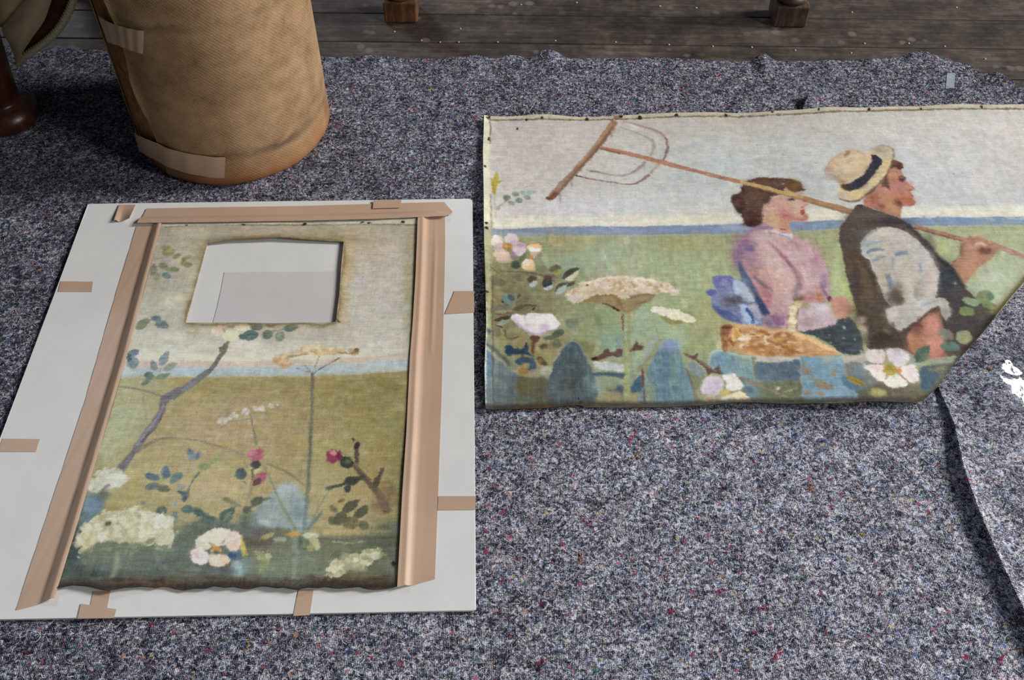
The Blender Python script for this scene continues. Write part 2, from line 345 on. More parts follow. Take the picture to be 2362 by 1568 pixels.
def paint_harvesters():
    z = .011
    p = Painter(-.07, .80, 1.10, 1.56, z, 1500, 11, (203, 200, 195))
    p.c = (0, 0, 1)
    # sky
    g = np.interp(p.ry, [260, 330, 400, 470, 500, 530], [0, 1, 2, 3, 4, 5])
    tab = np.array([(190, 183, 176), (195, 190, 184), (197, 196, 191), (199, 200, 197), (217, 215, 200), (221, 216, 195)], float)-4
    for k in range(3): p.buf[..., k] = np.interp(g, range(6), tab[:, k])+p.n3*7+p.n2*4+p.nh*3
    p.blob(1220, 370, 170, 110, (198, 185, 178), .75); p.blob(1330, 330, 120, 60, (196, 187, 180), .5)
    p.blob(1200, 470, 130, 30, (201, 190, 184), .6); p.blob(1470, 350, 120, 70, (203, 204, 196), .5)
    p.blob(1600, 300, 160, 28, (192, 182, 170), .6); p.blob(1900, 285, 300, 25, (190, 181, 169), .55)
    p.blob(1680, 380, 130, 60, (190, 200, 200), .6); p.blob(1850, 375, 90, 60, (191, 199, 197), .6)
    p.blob(2150, 390, 150, 90, (198, 201, 207), .7); p.blob(2100, 300, 220, 40, (203, 199, 193), .6); p.blob(2300, 330, 120, 80, (206, 203, 199), .6)
    p.blob(1400, 470, 160, 26, (204, 206, 212), .6); p.blob(1640, 460, 50, 26, (212, 214, 216), .6)
    p.blob(1720, 330, 200, 40, (196, 197, 192), .4)
    cr = (223, 219, 198)
    p.line([1130, 512, 1300, 506, 1480, 504, 1690, 500, 1900, 497, 2100, 490, 2362, 488, 2480, 487], 20, cr, fe=7, al=.8)
    # sea
    top = [(1100, 529), (1145, 528), (1200, 524), (1300, 520), (1480, 518), (1690, 515), (1830, 513), (1950, 510), (2060, 507), (2130, 503), (2362, 501), (2500, 500)]
    bot = [(1100, 545), (1200, 543), (1300, 541), (1480, 539), (1690, 538), (1830, 536), (1950, 530), (2060, 527), (2130, 524), (2362, 522), (2500, 521)]
    p.band(top, bot, (136, 147, 174), 1.8, jag=.6, col2=(122, 148, 190), gd=(1, 0), var=8)
    p.blob(1700, 523, 40, 9, (170, 185, 208), .6); p.blob(1420, 528, 60, 6, (140, 158, 205), .5); p.blob(1190, 538, 50, 5, (175, 175, 185), .5)
    # field
    p.band(bot, [(1100, 960), (2500, 960)], (168, 170, 130), 2.0, jag=.8, var=8, dirn=1)
    for b in [(1330, 565, 90, 22, (172, 160, 104), .75), (1230, 580, 60, 40, (150, 152, 106), .6), (1280, 610, 60, 30, (148, 165, 138), .7), (1400, 585, 70, 35, (158, 178, 150), .7),
              (1440, 620, 60, 25, (178, 172, 140), .6), (1520, 600, 60, 40, (168, 188, 150), .6), (1600, 565, 90, 22, (172, 168, 108), .6), (1620, 620, 60, 50, (172, 190, 148), .6),
              (1560, 700, 60, 40, (164, 182, 128), .5), (1480, 760, 60, 60, (150, 178, 146), .6), (1380, 770, 60, 60, (148, 168, 122), .6), (1410, 790, 40, 30, (138, 172, 152), .7),
              (1590, 790, 50, 40, (140, 162, 108), .6), (1560, 770, 30, 26, (170, 192, 158), .7), (1540, 830, 40, 20, (176, 178, 116), .5), (1330, 700, 80, 50, (145, 152, 110), .6),
              (1170, 640, 60, 50, (136, 132, 92), .7), (1150, 700, 40, 90, (146, 136, 96), .75), (1220, 650, 60, 40, (128, 122, 88), .6), (1250, 700, 60, 30, (138, 132, 92), .6),
              (1190, 720, 50, 30, (122, 108, 80), .5), (1340, 820, 50, 30, (165, 150, 80), .6), (1300, 800, 60, 40, (150, 140, 90), .6), (1210, 810, 80, 40, (156, 142, 92), .7),
              (1940, 640, 30, 90, (188, 204, 140), .8), (1960, 720, 26, 60, (196, 204, 120), .8), (1900, 570, 60, 30, (164, 172, 120), .6), (2140, 560, 50, 30, (176, 190, 142), .7),
              (2280, 660, 90, 70, (182, 196, 168), .8), (2180, 545, 120, 14, (176, 184, 140), .6), (2350, 560, 120, 40, (172, 182, 140), .7), (2160, 590, 30, 30, (186, 198, 140), .6),
              (1660, 690, 50, 60, (176, 182, 124), .5), (1640, 740, 50, 50, (172, 168, 106), .5), (1420, 880, 90, 40, (140, 158, 138), .7), (1430, 905, 110, 20, (158, 148, 104), .7)]:
        p.blob(*b)
    p.scumble(420, 1130, 290, 2362, 500, 6, 13, 15, 3.5, 2.5, .4); p.scumble(1100, 1120, 545, 2362, 930, 3, 8, 85, 11, 7, .45)
    # rake bows, tines, head, handle
    p.crop(1250, 260, 6.7486)
    bw = (166, 138, 132)
    p.line([1260, 130, 1400, 150, 1600, 210, 1800, 280, 1900, 350, 1955, 480, 1940, 600, 1900, 700, 1800, 800, 1700, 920], [18, 22, 26, 34, 44, 48, 44, 38, 34, 30], (164, 126, 112), fe=2.4, al=.75, dry=.4)
    p.line([1920, 380, 1955, 480, 1935, 620, 1890, 710], [30, 26, 34, 26], (128, 98, 96), fe=2, al=.7, dry=.5)
    p.line([1680, 950, 1560, 1020, 1470, 1075, 1330, 1095, 1100, 1070, 900, 1040, 700, 1005, 490, 960], [34, 38, 30, 22, 16, 14, 16, 12], (150, 108, 104), fe=1.6, al=.85)
    p.line([700, 1005, 600, 985, 490, 960], [12, 14, 14], (96, 88, 86), fe=1.4)
    p.line([1230, 205, 1400, 265, 1560, 330, 1690, 400, 1740, 490, 1720, 590, 1690, 660], [16, 14, 18, 40, 44, 40, 26], bw, fe=2.4, al=.7, dry=.4)
    p.line([1620, 740, 1540, 820, 1420, 900, 1270, 960, 1100, 955, 930, 920, 760, 890, 690, 870], [50, 50, 36, 24, 18, 18, 22, 12], bw, fe=1.8, al=.8)
    p.line([900, 912, 760, 890], 20, (128, 116, 112), fe=1.6, al=.8)
    p.line([1300, 150, 1560, 240, 1760, 330], 26, (216, 212, 216), fe=4, al=.5)
    for a in [(1100, 230, 1080, 360), (1000, 370, 960, 470), (800, 590, 750, 740), (640, 780, 610, 910), (455, 1000, 460, 1140), (270, 1240, 290, 1390), (1120, 190, 1130, 300)]:
        p.line(a, [36, 22], (158, 142, 122), fe=2.6, al=.75)
    p.line([1140, 110, 980, 330, 800, 570, 560, 850, 350, 1060, 130, 1300], [110, 104, 92, 92, 84, 80], (164, 127, 98), fe=2.2, var=12, dry=.15)
    p.line([1110, 190, 900, 490, 700, 730, 500, 950, 300, 1180, 180, 1310], [26, 40, 40, 44, 40, 50], (134, 98, 76), fe=3, al=.8)
    p.line([1090, 150, 860, 440, 560, 800], [30, 30, 24], (186, 146, 116), fe=3, al=.7)
    p.line([330, 1070, 200, 1210], [40, 40], (172, 148, 122), fe=3, al=.7)
    p.line([230, 1230, 130, 1320, 60, 1310], [60, 74, 40], (134, 84, 64), fe=2)
    p.crop(0, 0, 1)
    p.line([1383, 337, 1450, 351, 1530, 372, 1620, 397, 1712, 420], [6, 10, 10, 8, 9], (184, 132, 106), fe=1.3, var=12)
    p.line([1383, 340, 1430, 350], 4, (150, 92, 66), al=.7)
    p.line([1500, 370, 1525, 385], 7, (205, 182, 170), fe=2, al=.7)
    # left edge plants
    p.crop(1100, 250, 5.8075)
    ye = (186, 168, 62)
    p.poly([215, 1150, 190, 1040, 180, 980, 130, 915, 190, 940, 215, 950, 235, 890, 270, 880, 290, 900, 275, 960, 345, 960, 290, 1000, 265, 1040, 260, 1090, 240, 1155], ye, 1.4, var=14)
    p.ell(262, 860, 16, 16, 0, (178, 172, 90)); p.line([200, 1000, 230, 1140], 30, (156, 140, 60), al=.6)
    p.line([400, 1240, 320, 1290, 260, 1330], 14, (148, 156, 136), al=.8); p.line([255, 1330, 250, 1480], 26, (186, 168, 172), al=.7, fe=3)
    p.line([235, 1160, 245, 1330, 290, 1360], 30, (160, 166, 146), al=.6, fe=3)
    p.line([190, 1350, 195, 1568], 34, (170, 172, 140), al=.6, fe=4)
    for x, y, a, b, an, c in [(395, 1195, 52, 42, -10, (128, 142, 118)), (515, 1140, 52, 34, 5, (150, 156, 128)), (460, 1262, 48, 30, 15, (152, 158, 132)), (560, 1225, 46, 38, 10, (130, 144, 126)),
                              (615, 1118, 34, 26, 30, (150, 164, 152)), (680, 1182, 46, 34, 10, (150, 164, 148)), (735, 1110, 70, 26, -5, (152, 176, 176)), (285, 1340, 30, 22, 0, (148, 152, 132)), (120, 1380, 20, 20, 0, (160, 172, 130))]:
        p.ell(x, y, a, b, an, c, fe=1.3, var=14)
    p.crop(1100, 500, 5.8075)
    pk = (214, 190, 186)
    p.blob(160, 330, 60, 260, (186, 178, 138), .7)
    p.ell(270, 320, 75, 85, 20, (222, 206, 194)); p.ell(300, 400, 80, 60, 0, (206, 178, 178), al=.9); p.ell(460, 290, 100, 85, 20, (214, 196, 194)); p.ell(540, 370, 120, 70, 10, (204, 174, 182), al=.9)
    p.ell(570, 430, 90, 70, 10, (208, 186, 192)); p.ell(590, 360, 70, 30, 0, (186, 148, 176), al=.8); p.ell(330, 500, 120, 80, 5, (216, 190, 168)); p.ell(360, 560, 110, 50, 5, (208, 178, 162), al=.8)
    p.ell(490, 500, 45, 50, 0, (166, 122, 152), al=.8); p.ell(250, 300, 50, 50, 0, (232, 220, 208), al=.7); p.ell(330, 510, 70, 22, 0, (228, 190, 150), al=.7)
    p.ell(400, 385, 70, 52, 0, (186, 140, 62), var=18, jag=2); p.ell(395, 380, 36, 26, 0, (216, 164, 60), jag=2)
    p.ell(765, 390, 105, 66, 0, (226, 196, 152)); p.ell(760, 420, 80, 42, 0, (236, 228, 216)); p.ell(800, 370, 60, 34, 0, (232, 186, 122), al=.8); p.line([650, 400, 690, 345, 850, 335, 880, 390], 12, (158, 118, 88), al=.7)
    p.poly([700, 450, 830, 450, 790, 510, 760, 540, 720, 500], (204, 176, 156), 1.5); p.ell(722, 520, 40, 30, 0, (206, 146, 70))
    p.ell(690, 620, 88, 80, 0, (230, 198, 158)); p.ell(660, 590, 46, 40, 0, (240, 224, 200), al=.8); p.ell(720, 670, 60, 40, 0, (226, 170, 118), al=.6)
    gl = (92, 94, 74)
    p.ell(520, 625, 66, 58, 0, (80, 92, 80)); p.poly([560, 540, 640, 460, 660, 430, 650, 520, 600, 600, 560, 590], (116, 122, 86), 2)
    p.line([140, 640, 220, 700, 290, 760], 16, (108, 100, 76), al=.8); p.line([290, 720, 500, 715, 760, 740, 940, 780, 1050, 850], [12, 14, 30, 26, 12], (112, 90, 70), al=.8, fe=2)
    p.ell(870, 680, 80, 46, -10, (132, 132, 92), al=.8); p.ell(1050, 670, 90, 46, -10, (112, 102, 72), al=.9); p.ell(1075, 720, 56, 40, -20, (158, 162, 82), al=.9); p.ell(1000, 770, 90, 30, 20, (138, 108, 86), al=.7)
    p.leaf(1135, 800, 1380, 665, 130, (92, 92, 76), jag=.6); p.leaf(1170, 815, 1385, 675, 66, (206, 198, 156), bend=34, jag=.6); p.ell(1240, 720, 60, 30, -30, (82, 82, 72), al=.8)
    p.ell(735, 815, 60, 48, -20, (100, 78, 66)); p.poly([690, 900, 740, 850, 805, 840, 790, 890, 740, 915], (168, 182, 174), 1.2)
    p.poly([880, 830, 950, 800, 1010, 860, 960, 900, 900, 930, 875, 890], (66, 70, 78), 1.4); p.ell(950, 800, 60, 40, 10, (96, 72, 66), al=.8); p.poly([880, 940, 960, 900, 1020, 870, 1010, 930, 950, 960], (176, 190, 188), 1.1)
    p.poly([1090, 870, 1250, 850, 1310, 830, 1300, 880, 1220, 910, 1120, 940, 1050, 1000], (96, 86, 76), 1.6, al=.9); p.poly([1050, 1000, 1080, 940, 1150, 900, 1205, 870, 1190, 940, 1120, 1000], (166, 182, 172), 1.2)
    p.ell(560, 790, 60, 40, 0, (110, 104, 86), al=.6); p.ell(260, 860, 120, 60, 10, (112, 100, 78), al=.55); p.ell(200, 900, 60, 60, 0, (120, 108, 84), al=.5)
    p.ell(415, 1095, 90, 72, 35, (118, 140, 132)); p.ell(455, 1070, 52, 36, 40, (72, 90, 92), al=.8); p.line([330, 1080, 350, 1150, 420, 1165], 10, (60, 66, 60))
    p.leaf(520, 1160, 720, 1060, 90, (122, 116, 90)); p.line([545, 1080, 570, 1020], [24, 34], (70, 72, 88))
    p.leaf(480, 1230, 790, 1150, 80, (110, 92, 64)); p.leaf(560, 1230, 740, 1170, 36, (136, 132, 92), al=.8); p.line([740, 1230, 795, 1160], 14, (78, 54, 42))
    p.leaf(200, 1230, 440, 1190, 90, (122, 116, 96)); p.leaf(230, 1285, 430, 1250, 60, (150, 146, 112)); p.line([170, 1280, 300, 1300, 420, 1270], 10, (106, 84, 64), al=.8)
    p.leaf(220, 1390, 460, 1320, 60, (94, 68, 56)); p.leaf(270, 1440, 440, 1370, 70, (144, 162, 146)); p.line([210, 1390, 260, 1450, 340, 1470], 10, (100, 76, 60))
    p.poly([450, 1325, 520, 1285, 640, 1300, 700, 1262, 880, 1270, 1010, 1270, 1060, 1330, 1110, 1410, 1060, 1480, 950, 1505, 860, 1560, 760, 1555, 620, 1490, 500, 1410], (222, 212, 216), 1.6)
    p.poly([490, 1390, 560, 1410, 640, 1480, 740, 1530, 860, 1530, 960, 1460, 940, 1530, 850, 1565, 720, 1555, 580, 1470], (190, 152, 190), 3, al=.85)
    p.ell(890, 1440, 60, 40, 0, (196, 162, 198), al=.7, fe=4); p.ell(500, 1360, 30, 50, -20, (204, 176, 200), al=.6, fe=4); p.line([640, 1300, 650, 1390, 700, 1450], 10, (176, 160, 168), al=.6); p.ell(800, 1400, 80, 50, 0, (232, 226, 210), al=.6, fe=5); p.ell(1000, 1350, 60, 60, 0, (228, 224, 222), al=.7, fe=4)
    p.ell(1275, 1395, 90, 68, -10, (118, 128, 108), al=.7); p.ell(1420, 1340, 90, 34, -20, (134, 146, 112), al=.5); p.ell(1290, 1430, 50, 30, 0, (136, 150, 138), al=.6)
    # lower left
    p.crop(1100, 690, 5.8075)
    p.ell(1090, 430, 90, 50, -20, (94, 104, 88)); p.ell(980, 490, 90, 30, -10, (104, 108, 82), al=.9); p.ell(1070, 560, 60, 70, 0, (112, 116, 92), al=.8)
    p.ell(890, 605, 66, 36, -10, (100, 98, 74)); p.poly([700, 480, 840, 480, 820, 540, 770, 580, 770, 700, 730, 700, 740, 560], (110, 80, 60), 2); p.ell(470, 470, 70, 50, 0, (140, 136, 104), al=.7); p.line([370, 400, 400, 500, 480, 510, 570, 470], 22, (112, 84, 66), al=.8)
    p.ell(160, 430, 26, 36, 0, (70, 96, 112)); p.ell(270, 440, 50, 70, 0, (118, 108, 84), al=.6)
    p.poly([985, 905, 1010, 830, 1080, 720, 1150, 610, 1220, 545, 1280, 515, 1345, 545, 1400, 610, 1460, 700, 1515, 800, 1550, 900, 1575, 1000, 1640, 1250, 1500, 1420, 1000, 1420, 900, 1300, 930, 1080], (164, 172, 150), 3, al=.8)
    p.poly([1000, 915, 1030, 830, 1090, 740, 1160, 630, 1230, 570, 1280, 535, 1330, 560, 1380, 620, 1430, 710, 1490, 810, 1530, 900, 1560, 1010, 1620, 1250, 1500, 1420, 1000, 1420, 900, 1300, 940, 1080], (88, 104, 110), 2.4, var=14, dirn=1)
    p.blob(1300, 750, 130, 170, (82, 100, 108), .6); p.blob(1470, 980, 60, 150, (128, 142, 140), .6); p.blob(1220, 950, 70, 140, (104, 106, 100), .6); p.blob(1120, 1050, 150, 90, (96, 118, 132), .5); p.blob(1250, 1100, 120, 120, (92, 88, 76), .6); p.blob(1100, 1230, 300, 60, (112, 124, 122), .5)
    p.poly([110, 600, 160, 640, 240, 700, 400, 860, 550, 970, 530, 1200, 530, 1420, 300, 1500, 60, 1500, 80, 900], (116, 130, 134), 2.6, dirn=1, var=14)
    p.blob(160, 850, 40, 250, (96, 130, 166), .7); p.blob(450, 1100, 60, 220, (92, 110, 124), .6); p.blob(330, 1050, 90, 160, (124, 134, 132), .5)
    p.line([120, 650, 250, 740, 400, 870, 560, 980], [40, 46, 50, 40], (166, 166, 140), fe=3, al=.9); p.line([120, 600, 250, 680, 380, 790, 440, 870], [40, 50, 60, 50], (84, 98, 104), fe=4, al=.8)
    p.poly([540, 1010, 700, 1030, 880, 1010, 960, 1080, 920, 1250, 1000, 1400, 560, 1420, 530, 1300], (98, 100, 80), 4, al=.8, dirn=1)
    p.blob(600, 1120, 90, 80, (120, 106, 66), .6); p.blob(620, 1330, 180, 60, (110, 120, 100), .6)
    nb = (52, 76, 104)
    p.poly([380, 640, 430, 590, 490, 630, 545, 650, 620, 640, 650, 555, 690, 600, 690, 690, 770, 745, 640, 722, 500, 725, 430, 745, 390, 720], (62, 86, 106), 1.6, var=14); p.ell(430, 660, 46, 60, 0, nb)
    p.poly([530, 800, 620, 755, 740, 760, 795, 850, 785, 910, 700, 955, 650, 850, 575, 865], (76, 98, 110), 1.8, var=14); p.ell(590, 800, 60, 44, 0, (66, 92, 122), al=.9)
    p.ell(620, 940, 70, 50, 0, (168, 130, 66), al=.8); p.ell(740, 960, 60, 50, 0, (168, 150, 124), al=.7); p.ell(650, 860, 50, 40, 0, (182, 156, 100), al=.7); p.line([400, 770, 560, 720, 720, 760], 10, (176, 164, 140), al=.5)
    p.poly([800, 770, 870, 750, 950, 860, 940, 880, 850, 840], (92, 92, 70), 1.6); p.ell(850, 800, 36, 30, 0, (168, 122, 60), al=.8)
    p.poly([825, 920, 870, 885, 990, 880, 985, 990, 880, 992], (168, 168, 146), 1.6); p.line([880, 920, 985, 920], 30, (190, 190, 178), al=.6)
    p.poly([1565, 815, 1700, 818, 1965, 855, 1960, 950, 1650, 912, 1570, 870], (192, 196, 196), 1.6)
    p.poly([1540, 770, 1620, 755, 1690, 700, 1750, 620, 1770, 680, 1830, 690, 1900, 645, 1955, 660, 1945, 715, 1890, 755, 1800, 735, 1700, 780, 1620, 805, 1560, 790], (112, 82, 74), 1.4, sm=1); p.ell(1570, 770, 40, 26, 0, (70, 52, 46))
    p.poly([2030, 680, 2090, 620, 2140, 545, 2165, 600, 2250, 618, 2200, 670, 2060, 690], (114, 84, 76), 1.4, sm=1)
    p.blob(2230, 900, 90, 70, (160, 146, 110), .7)
    p.poly([1560, 965, 1980, 965, 1970, 1045, 1800, 1010, 1570, 1005], (72, 98, 118), 2.4, al=.9); p.blob(1600, 1150, 100, 90, (138, 168, 166), .8); p.blob(1800, 1080, 110, 50, (146, 166, 134), .7)
    p.poly([1740, 1200, 1850, 1180, 1880, 1130, 1960, 1150, 1940, 1230, 1800, 1225], (88, 112, 128), 3, al=.8); p.line([1880, 1170, 1940, 1220, 1945, 1400], [36, 46, 30], (84, 90, 98), al=.8, fe=2.4)
    p.poly([2070, 1150, 2190, 1000, 2215, 1050, 2215, 1235, 2070, 1245], (76, 106, 132), 2)
    p.poly([1650, 1260, 1900, 1240, 2220, 1240, 2230, 1400, 1600, 1400], (168, 152, 108), 5, al=.75)
    p.line([1990, 130, 1985, 400, 1995, 800, 2010, 1380], [64, 56, 60, 70], (162, 170, 118), fe=2.4, dirn=1, var=12); p.line([2030, 140, 2030, 500, 2040, 900], [26, 26, 20], (170, 150, 96), fe=3, al=.7); p.line([1985, 240, 1990, 520], 30, (168, 190, 160), fe=3, al=.8)
    p.line([1955, 175, 1945, 400], [22, 12], (112, 72, 44), fe=1.6); p.line([1930, 230, 1935, 420], 16, (186, 152, 112), fe=2, al=.7)
    p.line([2215, 840, 2225, 1050, 2250, 1390], [20, 26, 24], (122, 80, 62), fe=1.8)
    # umbels
    p.crop(1200, 600, 5.6238)
    p.poly([1340, 470, 1250, 440, 1120, 400, 990, 420, 860, 450, 800, 520, 900, 525, 1050, 545, 1200, 585, 1330, 650], (158, 128, 80), 3, al=.75); p.poly([1370, 470, 1500, 430, 1740, 405, 1720, 470, 1600, 550, 1470, 640, 1340, 660], (156, 132, 90), 3, al=.8)
    p.line([1000, 430, 1150, 420, 1280, 520, 1340, 640], [50, 30, 30, 20], (146, 98, 60), fe=3, al=.6); p.line([1400, 480, 1560, 440, 1720, 430, 1640, 520, 1480, 560], 20, (138, 100, 66), fe=3, al=.6); p.line([1060, 540, 1180, 580, 1290, 630], [14, 20, 26], (110, 76, 52), al=.8); p.line([1200, 600, 1275, 635], 26, (60, 42, 34))
    p.poly([600, 440, 680, 330, 800, 270, 950, 230, 1100, 200, 1350, 180, 1550, 210, 1750, 240, 1900, 290, 2040, 350, 2060, 400, 2000, 425, 1850, 405, 1700, 405, 1500, 425, 1400, 455, 1340, 500, 1250, 440, 1100, 415, 990, 425, 880, 450, 800, 515, 730, 535, 640, 500], (210, 190, 160), 2.6, jag=3, var=14)
    for x, y, a, b, an, n in [(760, 400, 140, 80, -25, 30), (1050, 310, 260, 90, -8, 60), (1350, 300, 260, 90, 0, 60), (1700, 330, 280, 70, 10, 60), (700, 470, 80, 40, 0, 20)]:
        p.dabs(x, y, a, b, an, n, 17, [(226, 212, 188), (200, 170, 130), (216, 194, 166), (210, 190, 176), (190, 156, 114), (222, 206, 180)], al=.7)
    p.line([830, 290, 1100, 215, 1400, 195, 1760, 255], [14, 20, 24, 14], (238, 230, 214), fe=4, al=.6); p.ell(1130, 350, 70, 24, 0, (214, 204, 210), al=.6, fe=3); p.ell(870, 305, 20, 10, 0, (120, 90, 56)); p.ell(700, 460, 60, 40, 0, (222, 206, 206), al=.6, fe=4)
    p.line([720, 410, 1000, 370, 1300, 330, 1500, 290], 14, (206, 176, 136), al=.5, fe=3); p.ell(2010, 380, 44, 26, 10, (220, 206, 206), al=.8)
    p.poly([1800, 700, 1950, 740, 2150, 780, 2050, 820, 1970, 830, 1880, 780], (150, 144, 84), 3, al=.8); p.line([1970, 800, 1930, 860, 1900, 960], [14, 12, 8], (176, 158, 108), al=.6)
    p.poly([1695, 620, 1750, 588, 1900, 600, 2050, 628, 2150, 680, 2270, 740, 2275, 785, 2150, 785, 2000, 765, 1900, 720, 1780, 670, 1720, 660], (224, 214, 186), 2.2, jag=2)
    p.dabs(1880, 640, 170, 36, 8, 26, 15, [(232, 224, 216), (226, 208, 176), (218, 200, 200)], al=.7); p.dabs(2100, 720, 160, 40, 18, 26, 15, [(232, 222, 196), (222, 196, 160), (236, 226, 200)], al=.7)
    p.ell(1600, 700, 120, 60, 0, (160, 184, 158), al=.5, fe=8)
    # middle stones
    p.crop(1480, 690, 5.8075)
    p.poly([-40, 900, 30, 700, 120, 530, 200, 480, 260, 520, 200, 660, 60, 860, -20, 1000], (160, 164, 158), 2.6, al=.85)
    p.poly([-30, 1390, 20, 1150, 80, 950, 150, 760, 230, 640, 290, 560, 370, 525, 440, 570, 510, 680, 560, 830, 620, 950, 665, 1080, 705, 1200, 725, 1330, 715, 1400], (112, 142, 152), 2.2, dirn=1, var=18)
    p.blob(370, 600, 110, 70, (142, 156, 196), .85); p.blob(330, 900, 50, 220, (92, 130, 154), .7); p.blob(430, 950, 40, 260, (118, 156, 136), .7); p.blob(260, 1150, 60, 200, (100, 134, 150), .6); p.blob(500, 800, 40, 160, (146, 172, 172), .6); p.blob(640, 1250, 60, 120, (124, 160, 188), .6); p.blob(100, 1250, 60, 160, (150, 156, 118), .6); p.blob(540, 1120, 60, 160, (116, 146, 158), .6)
    p.line([600, 900, 660, 1060, 720, 1240, 760, 1380], [14, 24, 30, 30], (124, 100, 84), fe=2.2, al=.85); p.line([10, 900, 20, 1150, 50, 1390], [20, 22, 20], (120, 78, 62), al=.8)
    p.line([250, 510, 190, 640, 100, 760, -60, 960], [40, 46, 46, 40], (146, 152, 104), fe=2.6, al=.9)
    p.poly([620, 860, 680, 820, 760, 860, 850, 960, 830, 1010, 720, 1000, 640, 930], (128, 148, 152), 2.6, al=.9); p.poly([640, 950, 730, 1000, 850, 1020, 800, 1100, 740, 1230, 690, 1080], (128, 138, 104), 3, al=.85)
    p.poly([900, 800, 940, 690, 1030, 662, 1150, 665, 1230, 705, 1400, 745, 1495, 765, 1515, 1000, 1510, 1120, 1330, 1040, 1080, 990, 930, 890], (180, 192, 176), 2.2)
    p.poly([920, 830, 960, 730, 1040, 700, 1140, 705, 1230, 740, 1400, 780, 1480, 800, 1505, 1000, 1505, 1115, 1330, 1040, 1080, 990, 940, 890], (128, 158, 162), 4, var=14, dirn=1); p.blob(1050, 780, 90, 80, (108, 150, 184), .7); p.blob(1400, 830, 80, 60, (150, 172, 156), .6); p.blob(1350, 1000, 120, 60, (134, 164, 160), .5)
    p.poly([1490, 750, 1650, 735, 1900, 745, 2110, 770, 2115, 815, 1900, 830, 1720, 835, 1530, 815], (188, 184, 176), 2.2); p.poly([1530, 835, 1720, 845, 1900, 835, 2110, 815, 2115, 1085, 1900, 1095, 1560, 1085], (98, 118, 134), 2.6, var=14); p.blob(1850, 950, 160, 60, (88, 102, 122), .6); p.blob(1650, 1060, 120, 40, (120, 140, 150), .6)
    p.line([1500, 770, 1515, 950, 1545, 1130], 30, (128, 122, 104), fe=2.4, al=.9)
    p.poly([1340, 1050, 1560, 1110, 2140, 1100, 2200, 1390, 1450, 1390], (112, 120, 90), 5, al=.9, dirn=1); p.blob(1480, 1250, 100, 120, (118, 154, 176), .75); p.blob(1400, 1140, 80, 60, (120, 152, 170), .6); p.ell(1440, 1210, 50, 30, 40, (70, 98, 130), al=.7, fe=4)
    p.poly([565, 700, 640, 728, 700, 738, 760, 695, 745, 775, 850, 840, 960, 930, 1055, 850, 1045, 930, 1095, 990, 960, 985, 880, 1005, 850, 900, 700, 790, 580, 745], (116, 88, 80), 1.6, sm=1); p.line([720, 780, 850, 860, 1000, 960], 18, (172, 150, 128), al=.6, fe=2)
    p.line([1300, 1040, 1430, 1080, 1570, 1150, 1750, 1230, 1950, 1310], [30, 34, 30, 34, 30], (154, 128, 110), fe=2.2); p.ell(1830, 1195, 36, 18, -20, (206, 196, 160)); p.line([1890, 1250, 2000, 1210, 2110, 1180], 12, (182, 176, 124), al=.8)
    p.blob(760, 1300, 70, 90, (146, 158, 120), .7)
    p.poly([785, 1190, 830, 1060, 920, 1020, 1050, 1040, 1105, 1140, 1030, 1265, 870, 1265], (210, 194, 208), 1.8); p.poly([1075, 1030, 1150, 985, 1240, 985, 1325, 1080, 1355, 1180, 1230, 1222, 1130, 1190, 1120, 1100], (226, 222, 212), 1.6); p.blob(1010, 1130, 50, 70, (196, 186, 204), .5)
    p.poly([850, 1310, 950, 1280, 1020, 1340, 990, 1390, 860, 1385], (200, 176, 146), 2.4); p.poly([1200, 1260, 1300, 1225, 1400, 1270, 1460, 1370, 1440, 1392, 1200, 1392, 1080, 1350, 1075, 1300], (236, 218, 180), 1.8); p.ell(1140, 1350, 80, 40, 0, (228, 228, 206)); p.ell(1310, 1290, 60, 30, 20, (236, 196, 150), al=.6, fe=4)
    p.ell(1120, 1240, 72, 50, 10, (214, 190, 108), jag=2); p.line([1190, 1245, 1290, 1220], 16, (140, 140, 146), al=.8)
    # right stones and flowers
    p.crop(1840, 690, 5.8075)
    p.poly([560, 760, 700, 765, 900, 745, 1000, 790, 980, 860, 800, 870, 640, 880], (190, 180, 164), 2.6); p.poly([620, 880, 860, 870, 1030, 1000, 1120, 1180, 900, 1300, 760, 1330, 720, 1200], (126, 132, 128), 4, dirn=1); p.blob(830, 980, 100, 80, (122, 142, 158), .7)
    p.poly([740, 1230, 900, 1240, 1100, 1150, 1640, 1160, 1860, 1200, 1760, 1400, 740, 1420], (112, 104, 84), 6, dirn=1); p.blob(1600, 1230, 160, 70, (112, 108, 90), .6); p.blob(1550, 1200, 120, 50, (140, 140, 110), .5)
    p.poly([1480, 740, 1600, 750, 1650, 900, 1480, 890], (160, 166, 146), 3); p.poly([1740, 780, 2090, 740, 2060, 850, 1780, 880], (154, 160, 134), 3); p.poly([1640, 930, 1900, 880, 2050, 880, 1880, 1100, 1700, 1250, 1640, 1180], (104, 110, 100), 4)
    p.poly([1640, 940, 1820, 960, 1860, 1080, 1790, 1210, 1650, 1230], (80, 106, 124), 4, dirn=1); p.line([1740, 970, 1850, 960, 1960, 930], 40, (150, 146, 108), fe=4, al=.7)
    p.poly([40, 790, 70, 700, 120, 640, 180, 612, 240, 640, 330, 690, 480, 730, 565, 765, 610, 850, 622, 1000, 645, 1060, 730, 1200, 748, 1385, 110, 1390, 60, 1100, 20, 950], (126, 160, 178), 2.2, var=16); p.blob(380, 780, 110, 80, (166, 180, 172), .8); p.blob(230, 900, 110, 130, (118, 160, 190), .7); p.blob(450, 1300, 260, 60, (138, 172, 196), .7); p.line([70, 900, 60, 700, 120, 640, 200, 625], 18, (100, 124, 134), al=.7, fe=2); p.line([600, 830, 618, 950, 630, 1040], 14, (110, 134, 148), al=.6)
